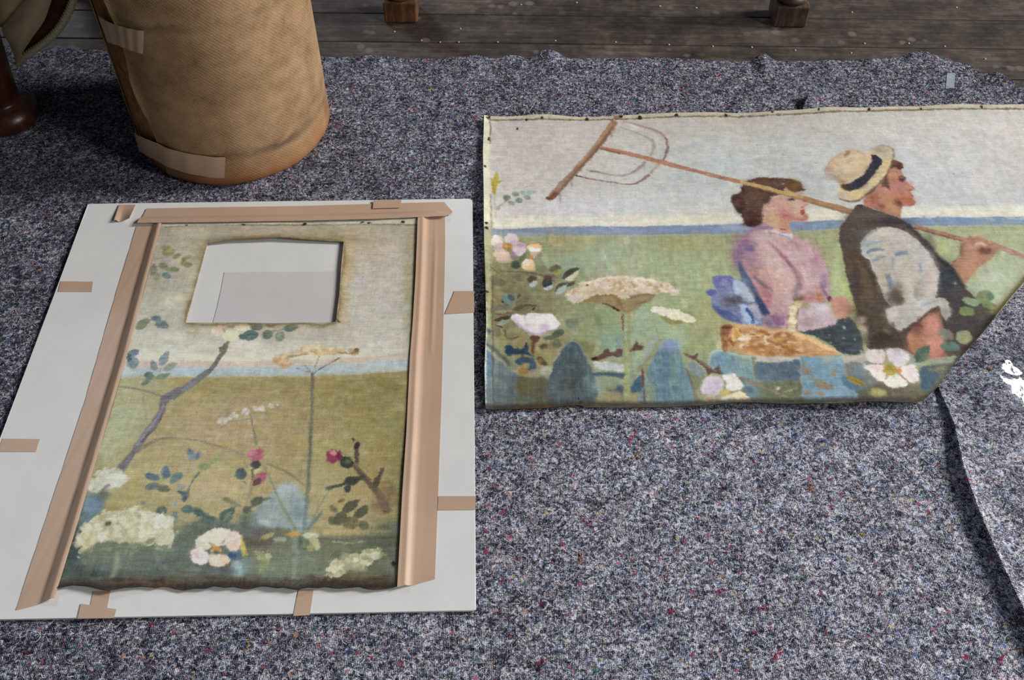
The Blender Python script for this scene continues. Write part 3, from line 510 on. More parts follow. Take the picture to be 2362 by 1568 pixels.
    for x, y, a, b in [(130, 980, 50, 50), (70, 900, 40, 70), (180, 1040, 30, 30), (300, 1150, 90, 44), (470, 985, 30, 34), (290, 1260, 60, 30), (130, 1270, 60, 40), (430, 1180, 50, 30)]: p.ell(x, y, a, b, 10, (158, 128, 90), al=.75, jag=5, fe=3)
    p.poly([570, 1070, 610, 1035, 700, 1130, 870, 1190, 830, 1245, 650, 1200], (96, 130, 158), 2); p.poly([615, 1040, 740, 1060, 850, 1130, 905, 1190, 800, 1172, 690, 1120], (168, 150, 66), 1.6); p.line([640, 1060, 880, 1180], 8, (116, 104, 50), al=.8)
    p.ell(1050, 1290, 118, 66, 5, (166, 156, 96), fe=4); p.leaf(840, 880, 990, 840, 70, (136, 154, 146))
    dk = (122, 96, 92)
    for q in [([895, 745, 960, 660, 1060, 648, 1165, 690, 1168, 800, 1130, 875, 960, 850], (214, 200, 198)), ([1185, 690, 1270, 648, 1380, 680, 1475, 760, 1455, 870, 1330, 915, 1240, 850, 1185, 760], (213, 203, 208)),
              ([880, 900, 1050, 885, 1150, 900, 1172, 1000, 1130, 1115, 1035, 1105, 965, 1010], (228, 214, 206)), ([1340, 960, 1440, 890, 1565, 905, 1605, 1020, 1595, 1110, 1510, 1125, 1400, 1050], (228, 214, 210)),
              ([1145, 1095, 1220, 1020, 1330, 1010, 1435, 1080, 1445, 1165, 1300, 1205, 1180, 1185], (222, 216, 200))]: p.poly(q[0], q[1], 1.8)
    p.line([1172, 700, 1175, 800, 1150, 870], 14, dk, al=.7); p.line([1340, 1010, 1400, 1060, 1480, 1120], 14, (150, 108, 96), al=.7); p.line([960, 870, 1120, 885], 12, dk, al=.6); p.line([1210, 1020, 1150, 1090], 12, (158, 122, 108), al=.6); p.ell(1330, 740, 50, 20, 20, (196, 182, 196), al=.7, fe=3)
    p.ell(1220, 945, 86, 76, 0, (184, 160, 66), jag=3, var=20); p.ell(1320, 955, 44, 34, 0, (212, 142, 78), jag=2); p.ell(1210, 930, 44, 36, 0, (164, 148, 56), al=.8)
    # basket, bow, woman
    p.crop(1620, 500, 4.7514)
    p.poly([115, 650, 290, 640, 350, 670, 420, 680, 470, 660, 520, 800, 590, 920, 660, 1060, 650, 1180, 540, 1185, 400, 1165, 250, 1115, 140, 1020, 98, 940, 110, 860, 55, 845, 45, 800, 100, 780, 155, 785, 140, 720], (126, 136, 176), 1.8, var=14)
    p.poly([115, 650, 290, 640, 340, 690, 300, 760, 150, 770], (112, 112, 176), 2, al=.9); p.ell(100, 820, 54, 36, 0, (96, 108, 172)); p.poly([340, 700, 420, 690, 500, 800, 590, 930, 500, 920, 400, 870, 345, 800], (176, 186, 208), 2.2); p.ell(250, 720, 60, 40, 20, (150, 150, 196), al=.8, fe=3)
    p.blob(300, 920, 90, 60, (104, 100, 112), .75); p.blob(380, 890, 60, 40, (84, 82, 88), .7); p.poly([120, 960, 220, 1000, 340, 1060, 430, 1150, 250, 1110, 150, 1030], (78, 90, 146), 4, al=.8); p.poly([400, 960, 470, 960, 560, 1100, 640, 1150, 540, 1180, 450, 1130], (160, 182, 216), 3); p.line([480, 1000, 540, 1080, 560, 1150, 530, 1140], [24, 30, 26, 20], (60, 84, 150), fe=2); p.poly([500, 970, 590, 950, 650, 1070, 610, 1130, 550, 1050], (176, 176, 190), 3, al=.8); p.line([420, 930, 520, 940, 590, 935], 24, (110, 112, 120), fe=3, al=.7); p.blob(150, 880, 40, 60, (132, 140, 190), .6)
    p.poly([210, 1190, 350, 1170, 600, 1180, 900, 1230, 1020, 1260, 1200, 1330, 1360, 1420, 1510, 1500, 1400, 1530, 1100, 1530, 800, 1525, 540, 1505, 420, 1485, 330, 1455, 225, 1445], (204, 156, 104), 2.2, var=16)
    p.poly([205, 1190, 330, 1190, 290, 1260, 270, 1440, 225, 1445], (142, 94, 64), 3, al=.85); p.ell(260, 1205, 60, 16, 8, (108, 62, 44), al=.8)
    p.dabs(650, 1340, 380, 120, 6, 70, 16, [(222, 182, 130), (188, 124, 66), (232, 206, 170), (170, 108, 60), (214, 150, 70), (226, 190, 146)], al=.75, el=2.6, fe=1.6)
    p.dabs(800, 1450, 300, 50, 3, 36, 16, [(196, 134, 72), (176, 116, 66), (220, 180, 134)], al=.7, el=2.8, fe=1.6); p.dabs(330, 1300, 80, 100, 60, 14, 18, [(214, 148, 60), (160, 100, 60), (228, 184, 110)], al=.7)
    p.line([330, 1180, 600, 1195, 900, 1245, 1050, 1280], [14, 18, 18, 14], (226, 176, 110), fe=2.4, al=.8); p.line([990, 1280, 1200, 1350, 1350, 1430, 1500, 1500], [40, 54, 50, 20], (234, 192, 134), fe=2.4, al=.9); p.ell(440, 1330, 50, 20, 0, (232, 214, 190), fe=2); p.line([680, 1290, 685, 1370], 30, (228, 204, 172), fe=2); p.line([520, 1300, 640, 1290], 20, (232, 208, 172), fe=2, al=.8); p.ell(950, 1480, 70, 50, 0, (164, 106, 58), al=.7, fe=5); p.line([700, 1340, 850, 1400, 1000, 1470], 20, (150, 98, 60), al=.6, fe=3)
    p.poly([1040, 1240, 1200, 1230, 1400, 1190, 1480, 1130, 1580, 1098, 1665, 1180, 1725, 1280, 1745, 1400, 1745, 1490, 1650, 1515, 1520, 1500, 1400, 1405, 1240, 1315, 1100, 1275], (78, 88, 94), 2, var=14); p.blob(1600, 1280, 90, 120, (66, 82, 92), .6); p.blob(1400, 1300, 110, 60, (70, 72, 74), .6)
    for x, y in [(1550, 1220), (1390, 1300), (1545, 1340), (1665, 1355), (1730, 1480), (1400, 1380)]: p.ell(x, y, 16, 9, 30, (176, 190, 200), jag=1.5, al=.85)
    bl = (202, 166, 166)
    p.poly([650, 75, 720, 95, 850, 140, 970, 190, 1080, 240, 1180, 330, 1280, 430, 1350, 540, 1382, 680, 1392, 800, 1372, 900, 1300, 945, 1150, 945, 1000, 930, 960, 1000, 940, 1080, 940, 1215, 800, 1205, 655, 1180, 700, 1080, 650, 960, 580, 830, 510, 690, 440, 560, 380, 480, 333, 420, 350, 330, 420, 250, 500, 170, 590, 120], bl, 1.8, var=12)
    for b in [(470, 340, 120, 160, (152, 114, 144), .85), (560, 480, 110, 120, (186, 142, 148), .6), (650, 230, 100, 40, (206, 186, 186), .7), (760, 430, 110, 90, (212, 184, 178), .7), (850, 700, 120, 150, (216, 172, 160), .75), (880, 560, 80, 80, (206, 178, 176), .6), (1060, 400, 120, 90, (206, 176, 184), .7), (1150, 330, 70, 70, (212, 168, 168), .6), (1220, 560, 90, 110, (198, 152, 164), .7), (1340, 760, 44, 150, (160, 128, 164), .8), (1180, 700, 60, 100, (206, 174, 174), .6), (1270, 880, 80, 60, (190, 122, 100), .8), (1150, 880, 60, 60, (180, 116, 110), .6), (650, 760, 60, 130, (204, 132, 128), .6), (700, 950, 60, 100, (190, 130, 140), .7), (820, 1130, 110, 70, (140, 98, 138), .8), (740, 1160, 70, 50, (112, 92, 140), .7), (860, 1000, 60, 80, (196, 148, 150), .6), (400, 430, 60, 110, (136, 106, 140), .85), (540, 560, 70, 120, (166, 124, 138), .7), (700, 840, 60, 110, (176, 108, 118), .6), (1010, 300, 90, 60, (182, 136, 146), .6), (1240, 450, 60, 90, (190, 146, 158), .7), (620, 620, 90, 60, (196, 146, 134), .6), (960, 760, 60, 120, (214, 178, 166), .6)]: p.blob(*b)
    p.line([730, 270, 820, 380, 920, 480, 1010, 600, 1060, 720, 1070, 800], [16, 34, 40, 46, 40, 34], (168, 112, 132), fe=4, al=.8); p.line([900, 440, 960, 520], 26, (150, 84, 118), fe=3, al=.7); p.line([1060, 520, 1120, 620, 1160, 700], [20, 36, 20], (216, 192, 190), fe=4, al=.7); p.line([1050, 730, 1020, 830, 1000, 920], [40, 60, 40], (130, 112, 118), fe=4, al=.7)
    p.ell(520, 345, 66, 36, 35, (122, 112, 152), fe=4, al=.85); p.line([560, 640, 660, 740, 770, 810], [40, 44, 16], (132, 112, 118), fe=4, al=.8); p.line([600, 620, 680, 670], 30, (190, 150, 138), fe=4, al=.6); p.line([500, 640, 620, 830, 720, 960], [30, 40, 40], (206, 140, 136), fe=4, al=.7)
    p.line([395, 490, 450, 620, 530, 740, 600, 870, 660, 990, 710, 1080], [30, 70, 60, 60, 80, 40], (86, 98, 136), fe=3, al=.9); p.line([580, 860, 640, 960, 700, 1070], [30, 66, 60], (56, 68, 120), fe=3, al=.8); p.ell(460, 690, 30, 24, 0, (110, 140, 150), al=.8)
    p.line([350, 340, 345, 420, 390, 480], [14, 20, 20], (140, 108, 138), fe=2.4, al=.7); p.line([480, 190, 600, 120, 700, 90, 760, 130], [30, 40, 40, 30], (158, 120, 150), fe=3, al=.7)
    p.line([1290, 720, 1340, 830, 1370, 890], [20, 30, 20], (140, 100, 146), fe=3, al=.7); p.ell(1390, 910, 24, 30, 0, (120, 60, 84), fe=2)
    p.poly([1050, 1000, 1150, 950, 1340, 952, 1400, 1020, 1440, 1100, 1472, 1165, 1350, 1205, 1150, 1245, 1030, 1235], (196, 176, 182), 2); p.blob(1300, 1000, 80, 40, (212, 204, 210), .7); p.blob(1130, 1150, 70, 60, (170, 146, 152), .7); p.line([1060, 1230, 1250, 1220, 1440, 1170], 26, (206, 160, 162), fe=4, al=.7); p.ell(1120, 980, 44, 40, 0, (170, 140, 110), al=.7, fe=5)
    p.poly([1395, 930, 1450, 880, 1540, 888, 1600, 950, 1645, 1045, 1590, 1105, 1460, 1125, 1425, 1030], (204, 150, 130), 2); p.blob(1560, 960, 50, 60, (186, 120, 104), .6); p.blob(1510, 1060, 70, 40, (210, 158, 128), .6)
    p.line([1075, 925, 1010, 990, 985, 1080, 980, 1160, 985, 1262], [60, 84, 80, 74, 82], (216, 192, 150), fe=1.6, var=12, jag=2); p.line([1050, 1000, 1030, 1100, 1030, 1230], 18, (150, 110, 90), fe=2, al=.7); p.line([950, 1010, 935, 1120, 932, 1220], 12, (150, 116, 100), fe=2, al=.6)
    p.dabs(985, 1110, 34, 140, 0, 16, 16, [(232, 212, 178), (200, 170, 126), (224, 200, 160)], al=.7, el=2); p.ell(1060, 900, 60, 34, -20, (120, 96, 70), al=.7, fe=4); p.ell(1050, 940, 40, 20, 0, (220, 178, 120), al=.8)
    # woman head
    p.crop(1620, 390, 7.84)
    p.poly([1230, 500, 1450, 420, 1480, 330, 1600, 390, 1700, 420, 1815, 425, 1790, 520, 1840, 600, 1905, 662, 1845, 692, 1852, 760, 1842, 830, 1890, 880, 1872, 930, 1780, 952, 1650, 942, 1592, 955, 1565, 1030, 1600, 1150, 1380, 1120, 1200, 1040, 1060, 970, 1060, 760, 1120, 640, 1190, 600], (208, 166, 146), 2)
    for b in [(1440, 790, 150, 110, (196, 130, 122), .8), (1530, 860, 110, 70, (196, 118, 116), .7), (1330, 600, 100, 60, (202, 150, 142), .7), (1260, 900, 120, 100, (208, 168, 130), .8), (1450, 1000, 90, 60, (200, 144, 112), .6), (1700, 640, 90, 90, (216, 176, 160), .7), (1690, 780, 60, 60, (214, 178, 160), .6), (1850, 880, 50, 50, (196, 116, 100), .8), (1750, 930, 130, 24, (186, 104, 96), .7), (1530, 1080, 60, 60, (204, 140, 116), .6), (1600, 440, 90, 50, (210, 180, 146), .6), (1480, 540, 80, 40, (196, 158, 150), .6)]: p.blob(*b)
    p.line([1050, 720, 1130, 690, 1200, 740], 50, (218, 176, 146), fe=4, al=.8); p.line([1100, 640, 1180, 650], 40, (196, 132, 118), fe=5, al=.7)
    p.poly([1745, 790, 1800, 755, 1840, 770, 1830, 800, 1850, 830, 1790, 840], (184, 92, 80), 2.4); p.ell(1800, 700, 30, 14, -20, (170, 100, 96), al=.8); p.ell(1855, 670, 50, 20, -15, (204, 130, 140), al=.7, fe=3); p.ell(1610, 560, 50, 18, 0, (70, 60, 76), fe=3); p.line([1540, 570, 1620, 545, 1700, 555], 16, (110, 88, 88), al=.6, fe=3); p.line([1570, 700, 1560, 850], 16, (184, 136, 126), al=.6, fe=4); p.line([1400, 1095, 1500, 1108], 18, (134, 78, 66), fe=2)
    hr = (108, 78, 66)
    p.poly([690, 420, 700, 330, 760, 240, 880, 180, 1060, 152, 1300, 158, 1500, 180, 1620, 195, 1730, 255, 1800, 340, 1870, 385, 1790, 412, 1700, 428, 1600, 400, 1500, 330, 1470, 370, 1450, 440, 1260, 490, 1210, 560, 1170, 620, 1100, 640, 1060, 740, 1080, 850, 1075, 960, 985, 1032, 880, 1038, 780, 985, 720, 880, 690, 795, 600, 720, 540, 610, 522, 520, 580, 450], hr, 2.6, jag=2, var=14)
    for b in [(1000, 220, 220, 44, (112, 80, 62), .7), (1650, 310, 110, 80, (138, 100, 56), .85), (1560, 250, 90, 50, (112, 82, 52), .6), (920, 900, 120, 110, (92, 56, 50), .8), (680, 740, 70, 60, (70, 48, 48), .8), (590, 520, 60, 50, (84, 58, 58), .8), (640, 620, 60, 60, (126, 90, 78), .6), (720, 600, 50, 60, (88, 58, 44), .7), (950, 520, 160, 110, (122, 90, 70), .7), (1000, 700, 90, 90, (110, 84, 76), .6), (1250, 290, 160, 60, (124, 96, 90), .7), (860, 990, 110, 34, (66, 38, 36), .8), (1150, 560, 60, 60, (92, 70, 66), .6), (720, 360, 30, 60, (70, 48, 46), .7)]: p.blob(*b)
    p.line([1420, 260, 1480, 270], 30, (200, 166, 140), fe=3, al=.8); p.line([720, 840, 760, 920, 860, 1010], 20, (80, 48, 44), al=.6, fe=4)
    p.line([620, 230, 760, 260, 900, 300], [0, 6, 6], hr, al=.3)
    p.line([1020, 1100, 1250, 1130, 1400, 1170, 1560, 1225], [26, 34, 30, 40], (208, 204, 212), fe=2.6, al=.9); p.poly([1490, 1200, 1560, 1150, 1620, 1180, 1610, 1240, 1560, 1245], (214, 218, 222), 2); p.poly([960, 1060, 1080, 980, 1200, 1020, 1260, 1080, 1120, 1110, 980, 1110], (164, 124, 154), 4, al=.8); p.line([1330, 1170, 1500, 1230, 1580, 1250], 12, (140, 136, 168), al=.6, fe=2); p.ell(1540, 1150, 60, 30, 20, (206, 142, 120), al=.8, fe=3)
    p.crop(0, 0, 1)
    p.line([1708, 419, 1760, 432, 1818, 449, 1860, 461], [8, 9, 10, 9], (200, 164, 104), fe=1.3, var=12); p.line([1712, 424, 1770, 440, 1850, 462], 3, (150, 112, 76), al=.6)
    p.line([1850, 459, 1900, 474, 1940, 484, 1966, 492], [10, 11, 12, 12], (178, 134, 96), fe=1.4, var=10); p.line([1850, 465, 1900, 480, 1960, 497], 4, (130, 94, 70), al=.6)
    # man: arm, coat, sleeve
    p.line([2108, 525, 2150, 537, 2222, 556], [9, 10, 11], (172, 126, 104), fe=1.4, var=10); p.line([2108, 529, 2150, 541, 2220, 560], 4, (128, 84, 72), al=.7)
    p.line([2290, 568, 2330, 583, 2380, 600, 2480, 630], [12, 11, 9, 9], (182, 136, 124), fe=1.6, var=10)
    p.crop(2100, 480, 5.6)
    p.poly([500, 750, 560, 690, 630, 650, 640, 520, 680, 430, 740, 390, 820, 358, 920, 388, 1000, 438, 1080, 455, 1120, 520, 1085, 590, 1040, 660, 940, 740, 860, 800, 780, 900, 690, 1010, 600, 900], (182, 136, 106), 1.8, var=12)
    for b in [(960, 570, 110, 44, (126, 80, 72), .85), (660, 570, 40, 90, (140, 96, 84), .8), (780, 440, 100, 50, (178, 124, 108), .7), (760, 640, 90, 120, (190, 136, 110), .7), (720, 850, 110, 90, (192, 138, 108), .7), (900, 700, 80, 60, (178, 124, 104), .6), (820, 370, 40, 16, (214, 178, 160), .7)]: p.blob(*b)
    p.line([830, 480, 900, 470, 990, 500], [30, 34, 20], (216, 176, 168), fe=3, al=.85); p.line([1000, 460, 1100, 500], 30, (198, 146, 130), fe=4, al=.7); p.line([640, 470, 640, 600, 540, 720], 14, (126, 84, 74), al=.7, fe=3)
    # man head and hat
    p.crop(1880, 320, 7.84)
    p.poly([870, 1130, 900, 1040, 1000, 960, 1100, 860, 1200, 740, 1290, 630, 1340, 560, 1450, 530, 1540, 565, 1590, 680, 1632, 760, 1700, 840, 1782, 888, 1795, 920, 1730, 945, 1725, 1000, 1772, 1050, 1752, 1100, 1795, 1150, 1785, 1200, 1700, 1218, 1580, 1212, 1552, 1260, 1535, 1350, 1522, 1450, 1400, 1410, 1200, 1340, 1050, 1290, 890, 1240, 875, 1180], (190, 130, 104), 2.2, var=12)
    for b in [(1450, 640, 110, 70, (204, 152, 120), .8), (1450, 880, 140, 90, (192, 126, 124), .8), (1650, 860, 110, 80, (198, 134, 116), .7), (1250, 960, 130, 60, (204, 144, 128), .7), (1650, 1130, 140, 70, (188, 110, 80), .8), (1350, 1250, 150, 110, (204, 152, 108), .85), (1450, 1350, 90, 90, (202, 148, 104), .7), (1060, 1060, 90, 70, (160, 82, 68), .85), (1050, 1180, 120, 60, (182, 108, 92), .7), (1320, 1080, 120, 60, (198, 138, 98), .7), (1500, 1000, 120, 60, (196, 124, 112), .6), (1130, 900, 80, 70, (190, 128, 116), .6), (1470, 1170, 70, 44, (128, 70, 62), .85), (1530, 1210, 40, 50, (122, 72, 66), .7), (1190, 1230, 70, 44, (150, 76, 58), .6), (1560, 790, 60, 60, (168, 112, 122), .6)]: p.blob(*b)
    p.poly([1500, 745, 1560, 722, 1630, 730, 1600, 775, 1550, 785], (78, 58, 62), 4, al=.9); p.line([1500, 700, 1560, 690, 1620, 720], 22, (112, 74, 66), fe=3, al=.7)
    p.poly([1210, 760, 1260, 690, 1300, 660, 1310, 780, 1330, 900, 1340, 950, 1270, 880, 1180, 860], (98, 72, 66), 4, al=.9)
    p.line([1690, 930, 1740, 945], 20, (130, 62, 60), al=.8); p.line([1700, 1040, 1765, 1050], 16, (140, 66, 58), al=.8, fe=2); p.line([1690, 1100, 1750, 1105], 14, (150, 78, 66), al=.7, fe=2)
    p.line([1320, 620, 1440, 600, 1540, 650], 20, (170, 112, 92), fe=5, al=.6); p.line([1550, 1215, 1700, 1222, 1790, 1190], 16, (150, 84, 70), fe=3, al=.6)
    p.poly([1370, 400, 1470, 415, 1575, 460, 1545, 545, 1440, 530, 1340, 570, 1290, 640, 1280, 580, 1330, 470], (110, 74, 58), 3, jag=3); p.ell(1420, 430, 60, 40, 0, (142, 88, 70), al=.7, fe=4); p.ell(1500, 520, 50, 34, 10, (82, 56, 48), al=.7, fe=4)
    p.poly([430, 850, 400, 950, 420, 1080, 480, 1130, 640, 1138, 800, 1105, 920, 1020, 1060, 900, 1200, 740, 1300, 600, 1370, 450, 1415, 300, 1390, 200, 1300, 142, 1200, 136, 1080, 180, 940, 275, 1020, 310, 1150, 330, 1200, 400, 1000, 700, 800, 880, 600, 960, 480, 930], (214, 192, 146), 2.2, var=12)
    for b in [(1220, 220, 160, 80, (168, 156, 146), .85), (1300, 300, 90, 60, (186, 182, 172), .7), (1300, 440, 60, 100, (216, 194, 138), .7), (760, 990, 200, 50, (216, 184, 120), .7), (520, 1050, 110, 60, (194, 180, 166), .8), (1100, 760, 110, 80, (206, 188, 146), .6), (960, 920, 110, 50, (192, 178, 160), .6)]: p.blob(*b)
    p.line([1390, 190, 1420, 300, 1385, 440, 1300, 600], [16, 26, 26, 16], (142, 104, 92), fe=3, al=.8); p.line([1080, 178, 1200, 138, 1300, 145, 1390, 200], 16, (150, 128, 112), fe=3, al=.7)
    p.line([430, 1110, 560, 1145, 760, 1135, 900, 1050, 1060, 910, 1240, 720], [14, 24, 34, 34, 24, 16], (104, 80, 80), fe=3, al=.8); p.line([900, 1030, 1000, 970, 1060, 900], 50, (120, 80, 76), fe=5, al=.6)
    p.poly([148, 620, 230, 480, 330, 350, 480, 250, 640, 188, 800, 220, 940, 270, 1030, 310, 1015, 420, 930, 570, 800, 690, 650, 780, 500, 860, 420, 800, 280, 710, 168, 660], (206, 182, 148), 2.2, var=12)
    for b in [(330, 700, 150, 60, (152, 134, 122), .85), (220, 600, 70, 60, (164, 142, 138), .8), (480, 790, 90, 50, (150, 126, 102), .7), (700, 400, 180, 110, (218, 196, 158), .8), (560, 540, 120, 70, (208, 192, 166), .7), (330, 440, 70, 90, (212, 176, 140), .7), (720, 640, 160, 60, (206, 178, 134), .6), (860, 480, 90, 120, (212, 186, 142), .6), (420, 620, 90, 60, (186, 170, 140), .6)]: p.blob(*b)
    p.line([530, 320, 580, 270, 620, 240], [40, 60, 40], (132, 106, 92), fe=5, al=.85); p.ell(620, 400, 70, 40, -40, (186, 152, 118), al=.6, fe=6); p.line([150, 600, 240, 470, 340, 345, 500, 245], 12, (160, 132, 110), fe=3, al=.6)
    p.poly([1010, 305, 1100, 330, 1205, 388, 1195, 450, 1100, 590, 1000, 730, 880, 855, 740, 925, 620, 962, 520, 935, 470, 860, 600, 835, 740, 755, 880, 640, 980, 500, 1022, 400], (64, 62, 76), 2.4, var=10); p.blob(1000, 620, 90, 90, (72, 66, 88), .6); p.blob(800, 850, 110, 60, (54, 56, 74), .7); p.ell(520, 890, 60, 50, 20, (96, 74, 54), al=.85, fe=5); p.ell(1070, 330, 60, 24, 15, (56, 46, 50), al=.8, fe=3); p.ell(570, 950, 60, 16, 0, (110, 86, 60), al=.7, fe=4)
    p.crop(1900, 460, 4.1257)
    p.poly([330, 60, 430, 90, 560, 138, 700, 185, 800, 245, 870, 325, 950, 415, 1050, 535, 1180, 640, 1250, 740, 1330, 850, 1440, 960, 1560, 1020, 1640, 1060, 1560, 1200, 1450, 1330, 1380, 1460, 1250, 1500, 900, 1500, 700, 1420, 430, 1430, 420, 1270, 350, 1200, 320, 1130, 280, 970, 230, 820, 200, 680, 175, 520, 143, 400, 148, 300, 190, 220, 250, 140], (94, 82, 74), 2, var=10)
    for b in [(420, 170, 180, 60, (106, 96, 90), .8), (300, 300, 120, 110, (102, 88, 78), .7), (640, 230, 160, 40, (78, 66, 68), .8), (270, 600, 70, 160, (108, 88, 70), .7), (380, 850, 70, 200, (112, 90, 68), .75), (300, 760, 40, 200, (84, 70, 64), .7), (400, 1120, 140, 110, (96, 82, 66), .7), (560, 1200, 110, 60, (100, 86, 64), .7), (520, 1330, 140, 60, (74, 60, 54), .85), (720, 1370, 90, 60, (92, 70, 54), .7), (1150, 780, 90, 140, (66, 72, 78), .95), (1220, 1000, 160, 120, (74, 72, 78), .95), (1300, 1200, 180, 120, (80, 74, 76), .95), (980, 480, 60, 110, (66, 60, 64), .8), (1450, 1060, 90, 70, (88, 88, 78), .8), (1180, 1250, 70, 110, (82, 68, 68), .8)]: p.blob(*b)
    p.line([800, 250, 900, 360, 1040, 530, 1180, 660, 1330, 860], [30, 44, 50, 50, 40], (62, 58, 64), fe=4, al=.8); p.line([340, 570, 440, 720, 520, 900, 600, 1050], [30, 40, 40, 30], (74, 60, 52), fe=5, al=.6); p.line([310, 560, 390, 800, 460, 1000], 30, (122, 98, 74), fe=6, al=.5)
    p.ell(345, 75, 30, 16, 20, (74, 66, 70)); p.ell(1235, 812, 18, 16, 0, (140, 146, 130))
    p.poly([338, 470, 370, 390, 450, 310, 540, 278, 700, 283, 790, 328, 870, 388, 950, 468, 1010, 570, 1060, 640, 1098, 735, 1072, 830, 1055, 945, 1000, 965, 870, 965, 860, 1005, 740, 1010, 640, 1030, 600, 1000, 545, 880, 500, 780, 450, 680, 430, 600, 370, 545], (190, 182, 172), 2, var=12)
    for b in [(560, 330, 140, 40, (200, 196, 186), .7), (420, 470, 60, 60, (166, 178, 186), .8), (700, 400, 140, 60, (192, 182, 178), .6), (520, 470, 80, 30, (188, 176, 150), .6), (960, 620, 70, 110, (200, 188, 182), .7), (1030, 800, 50, 140, (206, 186, 176), .8), (760, 650, 120, 90, (194, 182, 168), .6), (560, 640, 90, 80, (176, 168, 156), .7), (560, 800, 50, 90, (184, 168, 142), .7), (780, 850, 70, 110, (200, 192, 178), .7), (700, 920, 60, 100, (112, 98, 84), .9), (640, 960, 60, 60, (110, 96, 82), .8), (900, 880, 40, 90, (168, 156, 144), .7), (920, 560, 40, 90, (184, 184, 186), .6)]: p.blob(*b)
    sb = (116, 136, 158)
    p.line([370, 460, 450, 430, 580, 410], [30, 22, 12], (140, 158, 176), fe=3, al=.8); p.line([400, 530, 440, 500, 520, 485, 570, 495], [34, 26, 24, 12], sb, fe=2.4, al=.9); p.line([450, 600, 520, 570, 580, 550], [30, 26, 12], (124, 142, 160), fe=3, al=.8); p.line([670, 535, 790, 515], 34, sb, fe=2.6, al=.9); p.line([645, 560, 650, 680], 22, (140, 150, 162), fe=3, al=.8); p.line([600, 720, 620, 800, 630, 870], [40, 54, 40], (108, 124, 142), fe=4, al=.8); p.line([910, 620, 915, 700], 22, (136, 150, 168), fe=3, al=.8); p.line([345, 480, 400, 370, 500, 290], 20, (128, 140, 156), fe=3, al=.7); p.line([640, 880, 700, 950, 730, 1000], [70, 90, 40], (104, 90, 78), fe=5, al=.8); p.line([860, 830, 870, 950], 30, (148, 132, 122), fe=4, al=.7); p.line([800, 470, 830, 560], 24, (170, 176, 186), fe=4, al=.7)
    p.poly([940, 1150, 1060, 1030, 1110, 1150, 1140, 1300, 1110, 1500, 870, 1500, 790, 1340, 830, 1240], (190, 126, 104), 3); p.blob(1040, 1200, 70, 70, (208, 140, 126), .8); p.blob(880, 1230, 50, 80, (112, 70, 58), .85); p.blob(1040, 1060, 70, 40, (104, 74, 62), .85); p.blob(860, 1380, 70, 80, (186, 128, 92), .8); p.blob(1050, 1380, 80, 80, (208, 142, 124), .7); p.blob(1130, 1130, 30, 90, (78, 60, 58), .8); p.blob(920, 1330, 40, 40, (172, 124, 96), .6); p.blob(1080, 1480, 70, 40, (206, 126, 108), .6)
    p.poly([595, 1050, 720, 1020, 860, 985, 1000, 950, 1130, 950, 1182, 1000, 1198, 1100, 1162, 1155, 1110, 1100, 1075, 1025, 980, 1080, 850, 1180, 740, 1245, 660, 1235, 588, 1140], (184, 177, 168), 2.2, var=12); p.blob(930, 1010, 70, 50, (196, 196, 194), .8); p.blob(640, 1100, 60, 60, (196, 186, 176), .7); p.blob(760, 1110, 60, 50, (178, 168, 158), .6); p.blob(1140, 1080, 40, 60, (160, 152, 138), .7); p.line([880, 1060, 1000, 990, 1050, 985], 30, (160, 158, 156), fe=5, al=.6); p.line([720, 1220, 740, 1240, 690, 1250], 30, (206, 198, 184), fe=5, al=.6)
    p.ell(375, 1235, 40, 40, 0, (196, 164, 146), al=.7, fe=5); p.ell(360, 1160, 34, 40, 0, (200, 174, 164), al=.6, fe=5); p.line([640, 1180, 680, 1290, 720, 1310], 30, (86, 70, 56), al=.7, fe=4); p.line([560, 1240, 640, 1290], 40, (140, 120, 84), al=.5, fe=5)
    # leaves over coat
    p.crop(2100, 600, 3.92)
    p.ell(660, 350, 78, 62, 0, (132, 144, 100)); p.ell(710, 350, 30, 36, 0, (96, 126, 114), al=.8); p.ell(540, 390, 80, 36, 15, (140, 164, 128)); p.ell(500, 482, 82, 40, 12, (126, 142, 88)); p.ell(700, 430, 70, 36, 10, (128, 146, 98), al=.9); p.ell(740, 470, 50, 34, -20, (166, 158, 98), al=.7, fe=5); p.ell(640, 500, 60, 60, 0, (96, 94, 80), al=.8, fe=6)
    p.ell(310, 680, 78, 46, 20, (136, 138, 124), al=.85); p.ell(475, 705, 76, 66, 10, (152, 158, 124)); p.ell(490, 720, 44, 40, 0, (164, 166, 110), al=.7, fe=5); p.ell(350, 792, 90, 42, 5, (98, 126, 112)); p.leaf(40, 930, 160, 780, 120, (84, 108, 94)); p.ell(130, 880, 34, 40, 0, (118, 140, 112), al=.7, fe=5)
    p.scumble(260, 1120, 545, 1700, 930, 2, 5, 85, 9, 5, .3); p.scumble(260, 1120, 800, 2150, 930, 2, 5, 80, 11, 6, .4)
    p.scumble(300, 1690, 520, 1920, 750, 2, 4, 60, 10, 5, .4); p.scumble(340, 1930, 500, 2200, 830, 2, 4.5, 75, 9, 4, .35); p.scumble(90, 1905, 350, 2080, 460, 1.2, 2.6, 40, 6, 4, .35); p.scumble(60, 1695, 415, 1830, 520, 1.2, 2.6, 40, 6, 4, .3); p.scumble(120, 1650, 640, 1960, 830, 1.6, 3, 20, 12, 6, .45)
    # tacking margin, rubbed edges, nail holes
    p.crop(0, 0, 1)
    tm = [(1105, 268), (1250, 262), (1400, 262), (1560, 256), (1700, 257), (1850, 252), (2000, 246), (2150, 243), (2362, 240), (2490, 240)]
